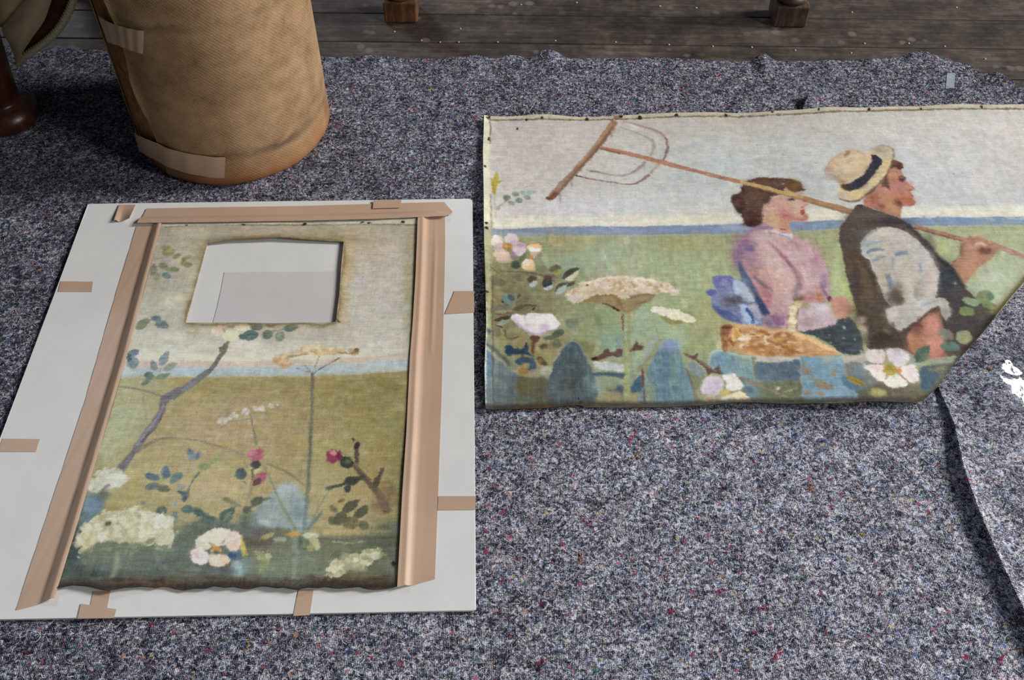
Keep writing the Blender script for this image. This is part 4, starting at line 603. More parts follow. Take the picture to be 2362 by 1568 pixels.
    ti = [(1128, 280), (1250, 278), (1400, 277), (1560, 272), (1700, 272), (1850, 268), (2000, 262), (2150, 259), (2362, 257), (2490, 257)]
    ti = [(a, b-3) for a, b in ti]; p.band(tm, ti, (192, 182, 152), 1.6, al=.8, jag=.4, var=14); p.line(np.array(ti).ravel(), 3, (104, 88, 66), al=.75, jag=1.2, sm=2, dry=.4)
    p.line([1122, 262, 1122, 350, 1124, 450, 1126, 520], 14, (206, 204, 170), fe=2, al=.85); p.line([1131, 280, 1130, 330], 3, (110, 100, 76), al=.8); p.line([1131, 450, 1133, 530], 3, (120, 116, 90), al=.6); p.line([1124, 530, 1126, 640, 1128, 760], 9, (172, 178, 130), fe=2.4, al=.7); p.line([1136, 640, 1136, 780, 1137, 940], 3, (92, 80, 60), al=.7, fe=1.4); p.line([1119, 700, 1119, 820, 1117, 940], 5, (190, 212, 196), fe=1.4, al=.9); p.line([1414, 268, 1432, 268], 12, (150, 106, 70), al=.8, fe=2)
    for x, y, r in [(1125, 275, 3), (1129, 273, 3), (1212, 276, 2.5), (1249, 273, 3.4), (1354, 272, 4), (1475, 270, 4), (1432, 267, 4), (1560, 266, 3), (1674, 267, 3), (1780, 261, 3), (1885, 258, 3), (2003, 255, 3.4), (2122, 254, 3), (2260, 250, 3), (1126, 322, 3.4), (1127, 318, 3), (1118, 387, 3), (1122, 519, 4), (1122, 529, 4), (1123, 677, 4), (1192, 295, 3), (1340, 925, 4), (1334, 915, 2)]:
        p.ell(x, y, r, r*.8, 0, (62, 44, 36), fe=1, jag=1)
    p.line([1100, 940, 1250, 937, 1340, 930, 1500, 934, 1600, 931, 1850, 929, 2000, 929, 2100, 928], 18, (72, 66, 58), fe=6, al=.8); p.line([1180, 941, 1250, 938, 1330, 932], 5, (110, 70, 44), al=.7, jag=2)
    p.line([2095, 935, 2140, 915, 2165, 888, 2210, 832, 2265, 770, 2325, 694, 2375, 630, 2480, 480], 13, (84, 72, 54), fe=4, al=.85); p.line([2290, 735, 2362, 640], 20, (176, 166, 116), fe=7, al=.6)
    for i in range(60):
        x, y = 1140+1100*p.rng.random(), 285+220*p.rng.random(); p.ell(x, y, 1.6, 1.2, 0, (150, 134, 118), fe=.8, al=.5)
    p.weave(8, .74, 1., 1.18, 150)
    return p
def paint_hedgerow():
    z = .014
    p = Painter(-.685, .55, -.11, 1.24, z, 1700, 5, (200, 195, 176))
    p.c = (0, 0, 1)
    g = np.interp(p.ry, [510, 600, 700, 780, 825], [0, 1, 2, 3, 4])
    tab = np.array([(172, 164, 140), (178, 170, 152), (186, 184, 168), (194, 192, 176), (212, 208, 186)], float)
    for k in range(3): p.buf[..., k] = np.interp(g, range(5), tab[:, k])+p.n3*9+p.n2*5+p.nh*4
    for b in [(880, 600, 70, 60, (200, 186, 174), .7), (860, 690, 60, 60, (200, 192, 184), .7), (900, 770, 70, 40, (206, 202, 188), .6), (830, 560, 50, 30, (190, 176, 146), .7), (600, 530, 150, 14, (182, 170, 142), .7), (760, 540, 60, 12, (164, 148, 112), .6), (450, 540, 40, 16, (196, 192, 170), .6), (430, 590, 40, 40, (198, 188, 170), .6), (395, 690, 40, 14, (220, 214, 184), .8), (390, 720, 50, 16, (196, 192, 178), .6), (380, 780, 60, 12, (216, 214, 196), .7), (370, 805, 60, 10, (204, 204, 186), .7), (360, 820, 60, 12, (224, 220, 196), .8), (600, 800, 120, 14, (212, 206, 192), .6), (820, 760, 80, 30, (200, 194, 184), .5), (455, 640, 26, 60, (196, 184, 150), .7), (465, 590, 14, 40, (168, 158, 120), .7), (440, 720, 16, 40, (176, 166, 130), .7), (800, 600, 14, 50, (188, 164, 112), .8), (790, 700, 14, 50, (186, 162, 112), .8), (640, 552, 180, 7, (150, 132, 92), .75), (600, 756, 170, 8, (196, 182, 156), .7), (945, 640, 12, 140, (170, 160, 120), .7), (365, 640, 12, 110, (184, 178, 150), .5), (560, 790, 60, 30, (214, 206, 190), .5), (720, 770, 90, 16, (192, 182, 166), .6)]: p.blob(*b)
    p.blob(650, 830, 330, 9, (224, 220, 196), .7)
    ht = [(240, 848), (300, 846), (400, 846), (560, 845), (700, 842), (800, 838), (880, 832), (980, 824)]
    hb = [(240, 872), (300, 870), (400, 869), (560, 868), (700, 866), (800, 863), (880, 858), (980, 852)]
    p.band([(x, y-15) for x, y in ht], [(x, y+3) for x, y in ht], (206, 184, 166), 4, al=.75, jag=1.4)
    p.band(ht, hb, (176, 194, 202), 2.4, jag=1.2); p.blob(850, 848, 80, 8, (184, 196, 190), .6)
    p.band(hb, [(0, 1400), (980, 1400)], (172, 158, 106), 2.4, jag=1.2, var=10)
    for b in [(850, 890, 90, 22, (156, 140, 84), .8), (600, 890, 180, 20, (166, 150, 94), .8), (300, 890, 90, 20, (184, 180, 132), .7), (290, 960, 50, 60, (178, 186, 148), .85), (340, 920, 70, 24, (190, 178, 132), .6), (560, 960, 110, 50, (178, 156, 116), .7), (780, 960, 90, 60, (164, 150, 92), .7), (880, 1000, 60, 80, (158, 156, 96), .7), (860, 930, 60, 26, (160, 144, 92), .7), (680, 1010, 90, 60, (180, 160, 112), .7), (480, 1000, 110, 40, (184, 164, 120), .7), (250, 1020, 40, 50, (178, 186, 144), .8), (330, 1090, 70, 50, (188, 178, 124), .7), (420, 1060, 90, 40, (184, 166, 122), .6), (480, 1130, 90, 50, (196, 178, 132), .75), (640, 1080, 60, 40, (184, 164, 114), .6), (760, 1060, 60, 40, (172, 162, 100), .6), (880, 1100, 50, 90, (172, 148, 92), .7), (800, 1180, 90, 60, (188, 166, 112), .8), (300, 1150, 40, 40, (180, 164, 104), .6), (500, 1190, 70, 24, (186, 170, 120), .7), (740, 1120, 40, 50, (178, 164, 116), .6), (910, 1150, 24, 110, (150, 142, 86), .6), (900, 950, 40, 60, (150, 142, 82), .5)]: p.blob(*b)
    # bottom growth
    p.band([(100, 1240), (190, 1230), (260, 1262), (330, 1250), (400, 1240), (430, 1205), (520, 1200), (560, 1215), (600, 1180), (700, 1230), (780, 1235), (870, 1225), (930, 1190), (980, 1170)], [(60, 1400), (980, 1400)], (110, 118, 102), 8, al=.92, jag=3)
    for b in [(260, 1290, 110, 40, (116, 134, 122), .7), (420, 1290, 90, 40, (104, 122, 112), .7), (560, 1290, 60, 50, (118, 128, 112), .6), (690, 1290, 60, 60, (134, 148, 122), .7), (800, 1270, 90, 30, (118, 122, 88), .7), (330, 1240, 90, 30, (124, 134, 100), .7), (460, 1230, 60, 26, (108, 122, 102), .7), (880, 1240, 40, 40, (92, 98, 76), .7), (200, 1330, 110, 24, (88, 92, 84), .7), (190, 1170, 30, 70, (92, 122, 142), .85), (165, 1250, 26, 90, (82, 92, 88), .8), (240, 1130, 40, 30, (188, 178, 120), .6), (500, 1345, 400, 16, (76, 62, 50), .8), (820, 1345, 110, 22, (84, 64, 52), .85), (640, 1310, 60, 24, (134, 144, 120), .5), (620, 1250, 50, 30, (120, 112, 92), .6)]: p.blob(*b)
    p.scumble(1000, 150, 875, 950, 1350, 3, 8, 5, 8, 5, .4, 3., 12); p.scumble(350, 350, 520, 960, 840, 5, 11, 5, 5, 3, .4)
    # stems
    p.crop(0, 440, 3.266)
    p.line([1720, 1120, 1690, 1200, 1640, 1265, 1580, 1345, 1470, 1425, 1380, 1490, 1290, 1550], [24, 34, 32, 40, 46, 46, 52], (122, 122, 114), fe=1.6, var=14); p.line([1470, 1430, 1380, 1495, 1290, 1555], [20, 30, 36], (134, 140, 152), fe=2, al=.8)
    p.line([890, 1470, 1050, 1490, 1180, 1530, 1270, 1562], [12, 14, 16, 22], (136, 136, 118), fe=1.6, al=.85)
    p.crop(0, 900, 2.8518)
    p.line([1190, -10, 1080, 60, 1060, 140, 960, 280, 900, 370, 860, 430, 790, 520], [44, 56, 44, 42, 44, 40, 52], (124, 118, 124), fe=1.8, var=14); p.line([1075, 90, 1050, 150, 960, 270, 880, 380], [10, 14, 14, 12], (158, 158, 166), al=.6, fe=2); p.line([1060, 160, 1030, 230, 930, 330], 10, (86, 78, 84), al=.6)
    p.line([890, 400, 970, 350, 1045, 315, 1150, 308, 1260, 318, 1400, 350, 1560, 400, 1600, 430], [30, 26, 18, 12, 10, 10, 10, 8], (142, 128, 112), fe=1.8, al=.85); p.line([1000, 250, 1050, 320], [6, 14], (150, 136, 118), al=.7); p.line([940, 10, 945, 100, 960, 190], [12, 10, 8], (146, 142, 116), al=.6); p.line([1600, 450, 1640, 520], 8, (142, 130, 100), al=.6)
    # hedge leaves, upper left
    p.crop(0, 440, 3.266)
    for x, y, a, b, an, c in [(1255, 450, 34, 40, 20, (152, 152, 104)), (1290, 455, 30, 22, -30, (164, 156, 108)), (1330, 485, 32, 15, -30, (140, 146, 100)), (1400, 500, 42, 14, -20, (160, 152, 112)), (1380, 530, 22, 24, 0, (140, 142, 96)), (1405, 548, 38, 22, 10, (146, 148, 104)), (1230, 562, 36, 25, 20, (130, 146, 112)), (1300, 587, 52, 20, 0, (142, 150, 108)), (1155, 590, 28, 46, 10, (140, 142, 116)), (1180, 640, 30, 30, 0, (160, 160, 136)), (1250, 632, 34, 25, 15, (120, 144, 138)), (1235, 425, 22, 18, 0, (150, 150, 110)),
                              (1170, 955, 35, 22, 0, (118, 134, 140)), (1215, 1002, 52, 32, 15, (122, 138, 136)), (1000, 1215, 46, 26, -20, (118, 134, 150)), (1000, 1290, 46, 44, 0, (134, 154, 160)), (970, 1250, 20, 30, 0, (96, 112, 120)), (1155, 1312, 24, 40, -15, (128, 144, 142)), (1120, 1390, 38, 34, 0, (110, 130, 118)), (1090, 1440, 32, 20, -20, (118, 134, 122)), (1175, 1450, 26, 14, 0, (168, 172, 150))]:
        p.ell(x, y, a, b, an, c, var=14)
    p.leaf(1015, 1035, 1130, 960, 70, (138, 144, 112)); p.leaf(1200, 1310, 1270, 1205, 62, (136, 156, 160)); p.leaf(1220, 1350, 1340, 1290, 44, (146, 158, 150)); p.leaf(1165, 1410, 1285, 1375, 46, (132, 148, 124)); p.line([1165, 508, 1260, 496], 8, (150, 160, 130)); p.line([1210, 1330, 1190, 1380, 1130, 1420], 8, (130, 146, 130), al=.7); p.line([1200, 1010, 1260, 1000], 6, (90, 110, 110), al=.6)
    p.ell(1690, 1170, 16, 30, 10, (118, 124, 90)); p.ell(1660, 1190, 16, 20, 0, (120, 124, 88))
    # rose under the cut
    p.ell(1635, 1050, 46, 42, 0, (222, 206, 184)); p.ell(1650, 1025, 40, 22, 0, (228, 196, 160), al=.7); p.ell(1735, 1085, 64, 44, 0, (228, 218, 178)); p.ell(1810, 1020, 50, 30, 0, (226, 210, 168)); p.ell(1740, 1015, 40, 12, 0, (170, 126, 100), al=.8); p.line([1680, 1030, 1690, 1060], 10, (150, 120, 100), al=.6); p.ell(1820, 1090, 26, 22, 0, (98, 120, 116))
    p.crop(540, 440, 3.2672)
    for x, y, a, b, an, c in [(60, 1022, 60, 30, 0, (228, 214, 182)), (165, 1020, 50, 24, 0, (104, 118, 104)), (120, 1082, 64, 38, -10, (102, 124, 118)), (60, 1095, 26, 20, 0, (96, 118, 116)), (250, 1078, 40, 34, -25, (116, 132, 114)), (345, 1092, 36, 38, 20, (132, 150, 126)), (425, 1027, 56, 27, -8, (106, 128, 116)), (270, 1012, 36, 12, 0, (140, 122, 100)), (150, 1000, 50, 12, 0, (120, 124, 100))]:
        p.ell(x, y, a, b, an, c, var=14)
    p.line([200, 1090, 230, 1060, 330, 1050, 380, 1030], 8, (150, 136, 116), al=.6); p.ell(340, 1080, 14, 20, 20, (164, 172, 140), al=.6)
    # tall umbel
    p.line([590, 1370, 530, 1310], 10, (134, 146, 130)); p.line([590, 1370, 470, 1330], 9, (140, 150, 130)); p.line([595, 1365, 640, 1240], 9, (176, 160, 120)); p.line([600, 1365, 690, 1310, 790, 1255], 10, (130, 130, 104))
    p.ell(345, 1265, 66, 34, -15, (214, 180, 138), jag=3); p.ell(385, 1308, 52, 20, -10, (206, 164, 116), jag=3); p.ell(480, 1220, 80, 26, -12, (208, 188, 146), jag=3); p.ell(605, 1172, 56, 24, -10, (226, 204, 160), jag=3); p.ell(620, 1210, 50, 22, 0, (218, 190, 140), jag=3); p.ell(720, 1208, 130, 24, 0, (208, 180, 132), jag=3); p.ell(900, 1205, 44, 20, 0, (188, 164, 120), jag=3); p.ell(920, 1190, 20, 14, 0, (130, 110, 76)); p.line([390, 1250, 460, 1240, 560, 1225], 12, (160, 136, 94), al=.7); p.line([780, 1215, 850, 1220, 930, 1205], 10, (150, 124, 80), al=.7)
    p.dabs(350, 1275, 70, 40, -15, 12, 12, [(226, 192, 148), (206, 162, 112), (230, 206, 168)]); p.dabs(640, 1195, 150, 34, 0, 20, 12, [(232, 212, 170), (200, 168, 118), (222, 194, 148)])
    p.line([588, 1365, 586, 1440, 582, 1570], [26, 22, 20], (126, 110, 96), fe=1.8)
    p.crop(540, 900, 2.8517)
    p.line([512, -20, 508, 150, 500, 300, 490, 500, 478, 700, 470, 800], [18, 18, 22, 24, 26, 20], (126, 128, 106), fe=1.8); p.line([498, 290, 490, 420], 16, (100, 106, 96), al=.7, fe=2)
    # small umbels
    wq = [(196, 192, 176), (184, 182, 160), (206, 204, 192)]
    p.dabs(70, 135, 26, 18, -20, 12, 9, wq); p.dabs(160, 112, 40, 12, -10, 14, 8, wq); p.dabs(255, 92, 36, 10, -12, 12, 8, wq); p.dabs(-10, 160, 20, 12, -20, 8, 9, wq); p.dabs(-70, 195, 40, 16, -25, 14, 10, wq); p.line([110, 180, 60, 190, -40, 200], 7, (140, 146, 130), al=.8); p.line([105, 180, 170, 160, 250, 110], 7, (140, 146, 130), al=.8); p.line([100, 150, 125, 250, 145, 350], [8, 10, 10], (124, 128, 108))
    # thistles
    p.ell(140, 418, 50, 40, -10, (186, 98, 116), jag=3); p.ell(120, 400, 26, 20, 0, (204, 130, 146), al=.7, jag=3); p.ell(170, 390, 24, 20, 0, (176, 80, 110), al=.7, jag=3); p.ell(140, 482, 34, 26, 0, (74, 76, 78)); p.ell(45, 545, 36, 40, 0, (90, 102, 98)); p.leaf(120, 615, 215, 530, 66, (178, 104, 116)); p.leaf(115, 620, 180, 570, 40, (108, 78, 72)); p.line([122, 500, 115, 600, 95, 700, 70, 820], [12, 16, 20, 16], (164, 142, 112), al=.8); p.line([120, 510, 118, 580], 14, (112, 100, 76), al=.8); p.line([60, 590, 75, 610], 8, (110, 118, 100))
    p.ell(655, 430, 52, 46, 0, (160, 58, 88), jag=3); p.ell(650, 405, 20, 16, 0, (224, 170, 150), al=.7, jag=2); p.ell(690, 420, 20, 30, 0, (120, 38, 66), al=.7); p.ell(740, 470, 46, 40, 0, (68, 76, 64)); p.ell(745, 460, 24, 14, -20, (112, 128, 104), al=.7, fe=3)
    p.line([780, 485, 840, 550, 920, 640, 970, 710, 1010, 800], [24, 44, 44, 54, 60], (116, 98, 82), fe=2.4, var=14); p.line([805, 480, 805, 430, 808, 350], [22, 30, 32], (104, 82, 76)); p.ell(808, 362, 20, 24, 0, (80, 62, 64)); p.ell(780, 320, 10, 14, -20, (96, 78, 72)); p.line([925, 640, 950, 570, 980, 510], [30, 20, 26], (108, 90, 76)); p.ell(935, 600, 24, 30, 20, (84, 84, 68), al=.9); p.line([860, 560, 780, 590, 700, 615, 605, 640], [26, 30, 20, 14], (84, 86, 76)); p.ell(770, 590, 46, 30, 0, (72, 76, 70)); p.ell(745, 640, 24, 30, 20, (76, 82, 74)); p.ell(620, 640, 24, 12, 0, (100, 104, 92)); p.blob(1000, 680, 60, 70, (136, 112, 80), .7); p.blob(960, 750, 70, 40, (128, 108, 78), .7); p.line([630, 650, 580, 720, 540, 790, 470, 920], [10, 14, 16, 18], (142, 148, 120), al=.8)
    for q in [(705, 795, 825, 715, 60), (785, 830, 885, 755, 66), (790, 900, 730, 825, 70)]: p.leaf(*q, (98, 98, 72))
    for x, y, a, b, an, c in [(690, 840, 56, 38, -30, (104, 104, 74)), (765, 865, 52, 34, -20, (124, 114, 78)), (850, 888, 38, 30, 30, (110, 108, 78)), (655, 775, 30, 20, 40, (126, 118, 82)), (700, 722, 26, 14, -20, (130, 122, 84)), (640, 850, 24, 30, 0, (116, 114, 82))]: p.ell(x, y, a, b, an, c, var=12)
    p.line([760, 870, 730, 940], 10, (140, 128, 90), al=.7)
    # pale stone and crossing stems
    p.poly([90, 850, 130, 790, 200, 720, 270, 640, 350, 605, 415, 640, 455, 700, 495, 780, 500, 900, 420, 930, 300, 900, 130, 900], (148, 166, 164), 5, var=12, al=.92); p.blob(350, 660, 70, 50, (172, 188, 192), .8); p.blob(200, 790, 70, 40, (140, 158, 156), .7); p.blob(420, 760, 50, 70, (132, 154, 158), .7); p.ell(200, 865, 44, 26, 10, (176, 194, 192), al=.8, fe=4); p.blob(80, 860, 50, 60, (92, 108, 94), .8); p.blob(140, 930, 80, 50, (112, 108, 108), .7)
    p.line([190, 480, 250, 620, 320, 770, 410, 915], [12, 14, 16, 26], (140, 148, 114), fe=1.6, al=.9); p.line([215, 475, 320, 520, 400, 570, 455, 615], [14, 18, 18, 10], (146, 132, 88), fe=1.8, al=.85); p.line([575, 790, 530, 850, 470, 920], [16, 20, 24], (118, 136, 122), fe=1.8); p.line([475, 700, 470, 800, 455, 920], [26, 26, 26], (116, 136, 130), al=.8); p.line([530, 760, 480, 860], 14, (152, 164, 130), al=.7)
    p.ell(150, 725, 44, 28, -20, (92, 104, 84)); p.ell(80, 780, 24, 26, 0, (98, 110, 94)); p.line([70, 790, 150, 730, 240, 700], 14, (96, 104, 84), al=.7)
    p.ell(390, 940, 52, 18, 5, (204, 158, 82)); p.ell(300, 975, 44, 18, 0, (166, 172, 142), al=.8); p.ell(500, 950, 60, 20, 0, (196, 200, 168)); p.ell(530, 1000, 30, 50, -20, (186, 184, 132)); p.ell(500, 1030, 24, 24, 0, (172, 168, 116)); p.ell(420, 995, 22, 30, 0, (88, 96, 96)); p.line([405, 960, 400, 1100, 390, 1240], [40, 36, 36], (148, 160, 140), fe=4, al=.7); p.line([560, 975, 700, 985, 820, 965], [10, 12, 6], (110, 112, 96), al=.7); p.line([640, 990, 760, 1000, 860, 985], 8, (176, 178, 160), al=.6)
    p.ell(60, 1030, 22, 34, -10, (214, 186, 86)); p.ell(210, 960, 60, 18, -30, (186, 176, 104), al=.8); p.ell(180, 1090, 56, 30, 20, (156, 164, 112), al=.8, jag=4); p.ell(190, 1150, 30, 40, 10, (150, 156, 100), al=.7, jag=4); p.ell(225, 1085, 26, 16, 0, (196, 196, 150), al=.7); p.blob(150, 1000, 80, 30, (98, 92, 80), .7); p.blob(20, 1080, 40, 50, (84, 112, 140), .8); p.blob(20, 1180, 44, 34, (168, 196, 200), .8); p.blob(70, 1140, 50, 40, (122, 150, 148), .6)
    p.blob(760, 930, 240, 18, (190, 170, 118), .6)
    p.poly([605, 1240, 650, 1150, 740, 1090, 870, 1045, 965, 1055, 930, 1115, 860, 1165, 780, 1190, 690, 1205, 640, 1240], (184, 182, 140), 3, jag=4, al=.9); p.dabs(700, 1150, 90, 50, -30, 26, 15, [(206, 202, 164), (190, 186, 146), (216, 208, 176), (160, 160, 116)]); p.dabs(870, 1090, 90, 40, -15, 26, 15, [(206, 200, 166), (186, 180, 146), (150, 150, 106), (212, 204, 180)]); p.blob(820, 1200, 110, 26, (126, 130, 90), .6)
    p.ell(1050, 1140, 16, 18, 0, (48, 34, 30)); p.ell(1075, 1138, 8, 10, 0, (48, 34, 30))
    # left foot of the picture
    p.crop(0, 900, 2.8518)
    p.poly([595, 600, 640, 540, 700, 510, 770, 520, 835, 575, 790, 630, 720, 640, 640, 660, 590, 640], (204, 206, 184), 3, jag=4); p.dabs(710, 575, 110, 56, 0, 34, 15, [(214, 216, 200), (190, 192, 168), (206, 204, 178), (222, 220, 204)]); p.line([660, 680, 690, 640, 720, 620], 18, (120, 124, 132), al=.7)
    p.ell(620, 745, 66, 64, -20, (116, 140, 156), fe=5); p.blob(590, 840, 40, 60, (108, 140, 164), .7); p.blob(680, 690, 40, 30, (100, 112, 118), .7)
    for x, y, a, b, an, c in [(1000, 565, 52, 26, 12, (96, 122, 136)), (1090, 537, 30, 44, 5, (102, 126, 140)), (1155, 572, 48, 26, -35, (110, 134, 130)), (1000, 628, 46, 24, -10, (108, 126, 116)), (1072, 642, 44, 26, 10, (122, 122, 102)), (1190, 630, 26, 20, -20, (150, 156, 146)), (1215, 695, 18, 34, 10, (86, 106, 110)), (1190, 670, 30, 12, 40, (90, 108, 110)), (1250, 405, 18, 36, -20, (110, 132, 148)), (1295, 425, 30, 18, -50, (120, 140, 150)), (1265, 435, 24, 20, 0, (124, 146, 156)), (1340, 495, 40, 22, 0, (140, 160, 108)), (1420, 445, 60, 18, -35, (160, 164, 112)), (1575, 545, 30, 38, 0, (92, 108, 110)), (1060, 790, 40, 34, -30, (98, 118, 106)), (1230, 780, 44, 26, -10, (94, 118, 112)), (1300, 790, 36, 26, 20, (96, 118, 110)), (935, 735, 16, 12, 0, (110, 136, 150)), (1150, 745, 20, 26, 0, (160, 172, 160)), (1490, 715, 30, 16, 10, (128, 126, 92)), (1540, 740, 46, 14, 25, (140, 136, 100)), (1370, 850, 60, 26, 0, (96, 116, 106)), (1140, 840, 26, 50, 15, (120, 138, 128)), (1330, 820, 40, 16, 10, (90, 110, 104))]:
        p.ell(x, y, a, b, an, c, var=14)
    p.leaf(1445, 870, 1545, 765, 76, (92, 112, 98)); p.leaf(1460, 860, 1530, 785, 24, (124, 140, 110), al=.8); p.line([1310, 530, 1280, 570, 1250, 620, 1225, 690], 10, (110, 128, 110)); p.line([1270, 440, 1265, 520], 10, (156, 166, 148), al=.7); p.line([1260, 900, 1330, 850, 1450, 880, 1560, 890], [26, 30, 34, 20], (104, 120, 108), al=.85, fe=3)
    p.poly([500, 960, 560, 880, 640, 820, 760, 785, 900, 775, 1010, 800, 1090, 830, 1125, 890, 1135, 1000, 1010, 1020, 850, 1000, 700, 995, 580, 1040, 510, 1040], (200, 198, 164), 4, jag=5, var=12)
    p.dabs(800, 900, 280, 90, -6, 120, 17, [(212, 208, 172), (186, 184, 142), (220, 214, 184), (172, 172, 128), (204, 200, 160), (214, 214, 190)], al=.75); p.dabs(1070, 860, 60, 40, 0, 16, 18, [(224, 224, 210), (210, 208, 184)]); p.ell(710, 872, 24, 12, -20, (108, 106, 72)); p.ell(985, 985, 34, 18, -20, (134, 142, 106), al=.8); p.dabs(560, 1000, 60, 50, -50, 18, 15, [(212, 204, 160), (190, 182, 134)])
    p.poly([520, 1080, 620, 1010, 720, 985, 790, 1020, 780, 1060, 700, 1110, 560, 1130], (120, 130, 106), 5, al=.85); p.poly([800, 1060, 870, 1000, 960, 1010, 900, 1060, 820, 1090], (126, 136, 108), 4, al=.8); p.line([830, 1070, 900, 1040, 1000, 1020], 8, (98, 100, 80), al=.6); p.line([770, 1060, 760, 1150, 730, 1230], [26, 30, 40], (158, 164, 132), al=.6, fe=4); p.ell(510, 1090, 14, 12, 0, (160, 186, 206)); p.line([1180, 950, 1160, 1060, 1100, 1130], 16, (96, 112, 112), al=.5, fe=3); p.blob(1100, 1120, 120, 24, (104, 100, 98), .5); p.blob(440, 1130, 30, 110, (84, 92, 88), .7)
    # wild rose
    p.ell(1420, 1160, 150, 40, 10, (92, 100, 104), al=.7, fe=8); p.ell(1430, 965, 108, 62, -8, (224, 214, 190)); p.ell(1535, 985, 52, 66, 15, (226, 206, 192)); p.ell(1340, 1000, 60, 50, 0, (220, 210, 184), al=.9); p.ell(1310, 1088, 62, 54, 15, (230, 212, 206)); p.ell(1440, 1112, 74, 40, -8, (226, 198, 170)); p.ell(1400, 1100, 40, 34, 0, (228, 208, 186), al=.8); p.ell(1545, 1020, 30, 34, 0, (224, 186, 168), al=.8, fe=4); p.blob(1290, 1070, 30, 40, (230, 196, 196), .6)
    p.ell(1420, 1035, 32, 26, 0, (204, 154, 74), jag=3, var=18); p.line([1430, 1060, 1480, 1078], 10, (130, 128, 110), al=.7); p.line([1370, 990, 1400, 1020], 8, (150, 150, 120), al=.7); p.line([1490, 970, 1460, 1010], 8, (150, 146, 120), al=.7); p.ell(1525, 1085, 30, 20, 0, (62, 92, 130)); p.ell(1560, 1150, 40, 30, 0, (160, 184, 190), al=.7, fe=5); p.line([1590, 960, 1610, 1080], [20, 40], (206, 184, 90), al=.8)
    p.scumble(260, 140, 1190, 930, 1350, 2, 5, 20, 10, 5, .35); p.scumble(160, 200, 880, 930, 1200, 2, 4, 5, 7, 4, .25)
    # worn edges
    p.crop(0, 0, 1)
    p.line([120, 1352, 200, 1350, 250, 1358, 300, 1352, 360, 1350, 420, 1355, 520, 1352, 600, 1352, 680, 1358, 750, 1349, 830, 1354, 930, 1350], 14, (62, 50, 42), fe=5, al=.9, jag=3); p.line([330, 1345, 400, 1350, 380, 1340], 8, (120, 84, 56), fe=4, al=.6); p.line([240, 1345, 330, 1342], 6, (130, 90, 60), al=.5, fe=3)
    p.line([964, 500, 960, 600, 956, 700, 950, 820, 940, 980, 931, 1150, 920, 1350], [10, 12, 12, 12, 14, 14, 16], (120, 106, 70), fe=5, al=.7); p.line([940, 970, 935, 1080, 928, 1180, 922, 1300], [8, 14, 16, 12], (64, 56, 38), fe=5, al=.7)
    hl = np.array([(478, 563), (540, 556), (640, 553), (720, 556), (793, 559), (785, 650), (775, 744), (700, 744), (640, 745), (540, 743), (428, 744), (445, 680), (478, 563)], float)
    p.line(hl.ravel(), 15, (150, 128, 86), fe=7, al=.5, sm=2); p.line(hl.ravel(), 5, (92, 76, 50), fe=2.4, al=.35, sm=2, jag=2)
    p.line([770, 735, 785, 742], 4, (90, 90, 60)); p.line([380, 522, 480, 517, 640, 518, 800, 515, 960, 517], 3, (112, 104, 84), al=.7, jag=1); p.band([(370, 512), (600, 506), (960, 500)], [(378, 521), (600, 516), (962, 515)], (202, 200, 178), 2, al=.7)
    for x, y in [(835, 511), (850, 512), (928, 511), (700, 515), (560, 517), (430, 518)]: p.ell(x, y, 4, 2, 0, (60, 50, 40), jag=2)
    p.weave(9, .72, 1., 1.14, 145)
    return p
# ---------------------------------------------------------------- floor
M_floor = mat_wood_floor()
sub = mat_plain('dark_gap', (.006, .005, .004), .9, .1)
floor = from_py('floor', [(-3.2, -1.2, -.030), (3.2, -1.2, -.030), (3.2, 3.6, -.030), (-3.2, 3.6, -.030)], [(0, 1, 2, 3)], sub, None, False)
tag(floor, 'dark worn wooden floorboards with nails and pale spots', 'floor', kind='structure')
PW = .1042; ROT = math.radians(-1.15); rnd = random.Random(4)
def seam(k): return 1.846+k*PW
for k in range(-28, 16):
    y0, y1 = seam(k), seam(k+1); gap = .0014
    b = box_obj('floorboard', -3.1, 3.1, gap, PW-gap, -.022, 0, M_floor, floor, .0014, 1)
    b.location = (0, y0, rnd.uniform(-.0008, 0)); b.rotation_euler = (0, 0, ROT)
M_tack = mat_plain('bright_nail_head', (.42, .37, .31), .4, .5); 
tk = None
for x, y in [(972, 93), (1015, 97), (1058, 97), (1148, 97), (1281, 94), (1420, 97), (1543, 103), (1644, 107), (1734, 109), (1834, 116), (1994, 100), (2096, 100), (2179, 107), (1202, 11), (1330, 6), (1522, 14), (1606, 18), (1965, 28), (2206, 17), (1963, 122), (2272, 136), (910, 73), (1062, 66)]:
    p = G(x, y)
    if tk is None:
        v = [(0, 0, .0016)]+[(.0017*math.cos(a), .0017*math.sin(a), .0012) for a in np.arange(8)/8*6.283]+[(.0023*math.cos(a), .0023*math.sin(a), 0) for a in np.arange(8)/8*6.283]
        f = [(0, 1+i, 1+(i+1) % 8) for i in range(8)]+[(1+i, 9+i, 9+(i+1) % 8, 1+(i+1) % 8) for i in range(8)]
        tk = from_py('nail', v, f, M_tack, floor); o = tk
    else: o = tk.copy(); C.objects.link(o); o.parent = floor
    o.location = (p[0], p[1], 0)

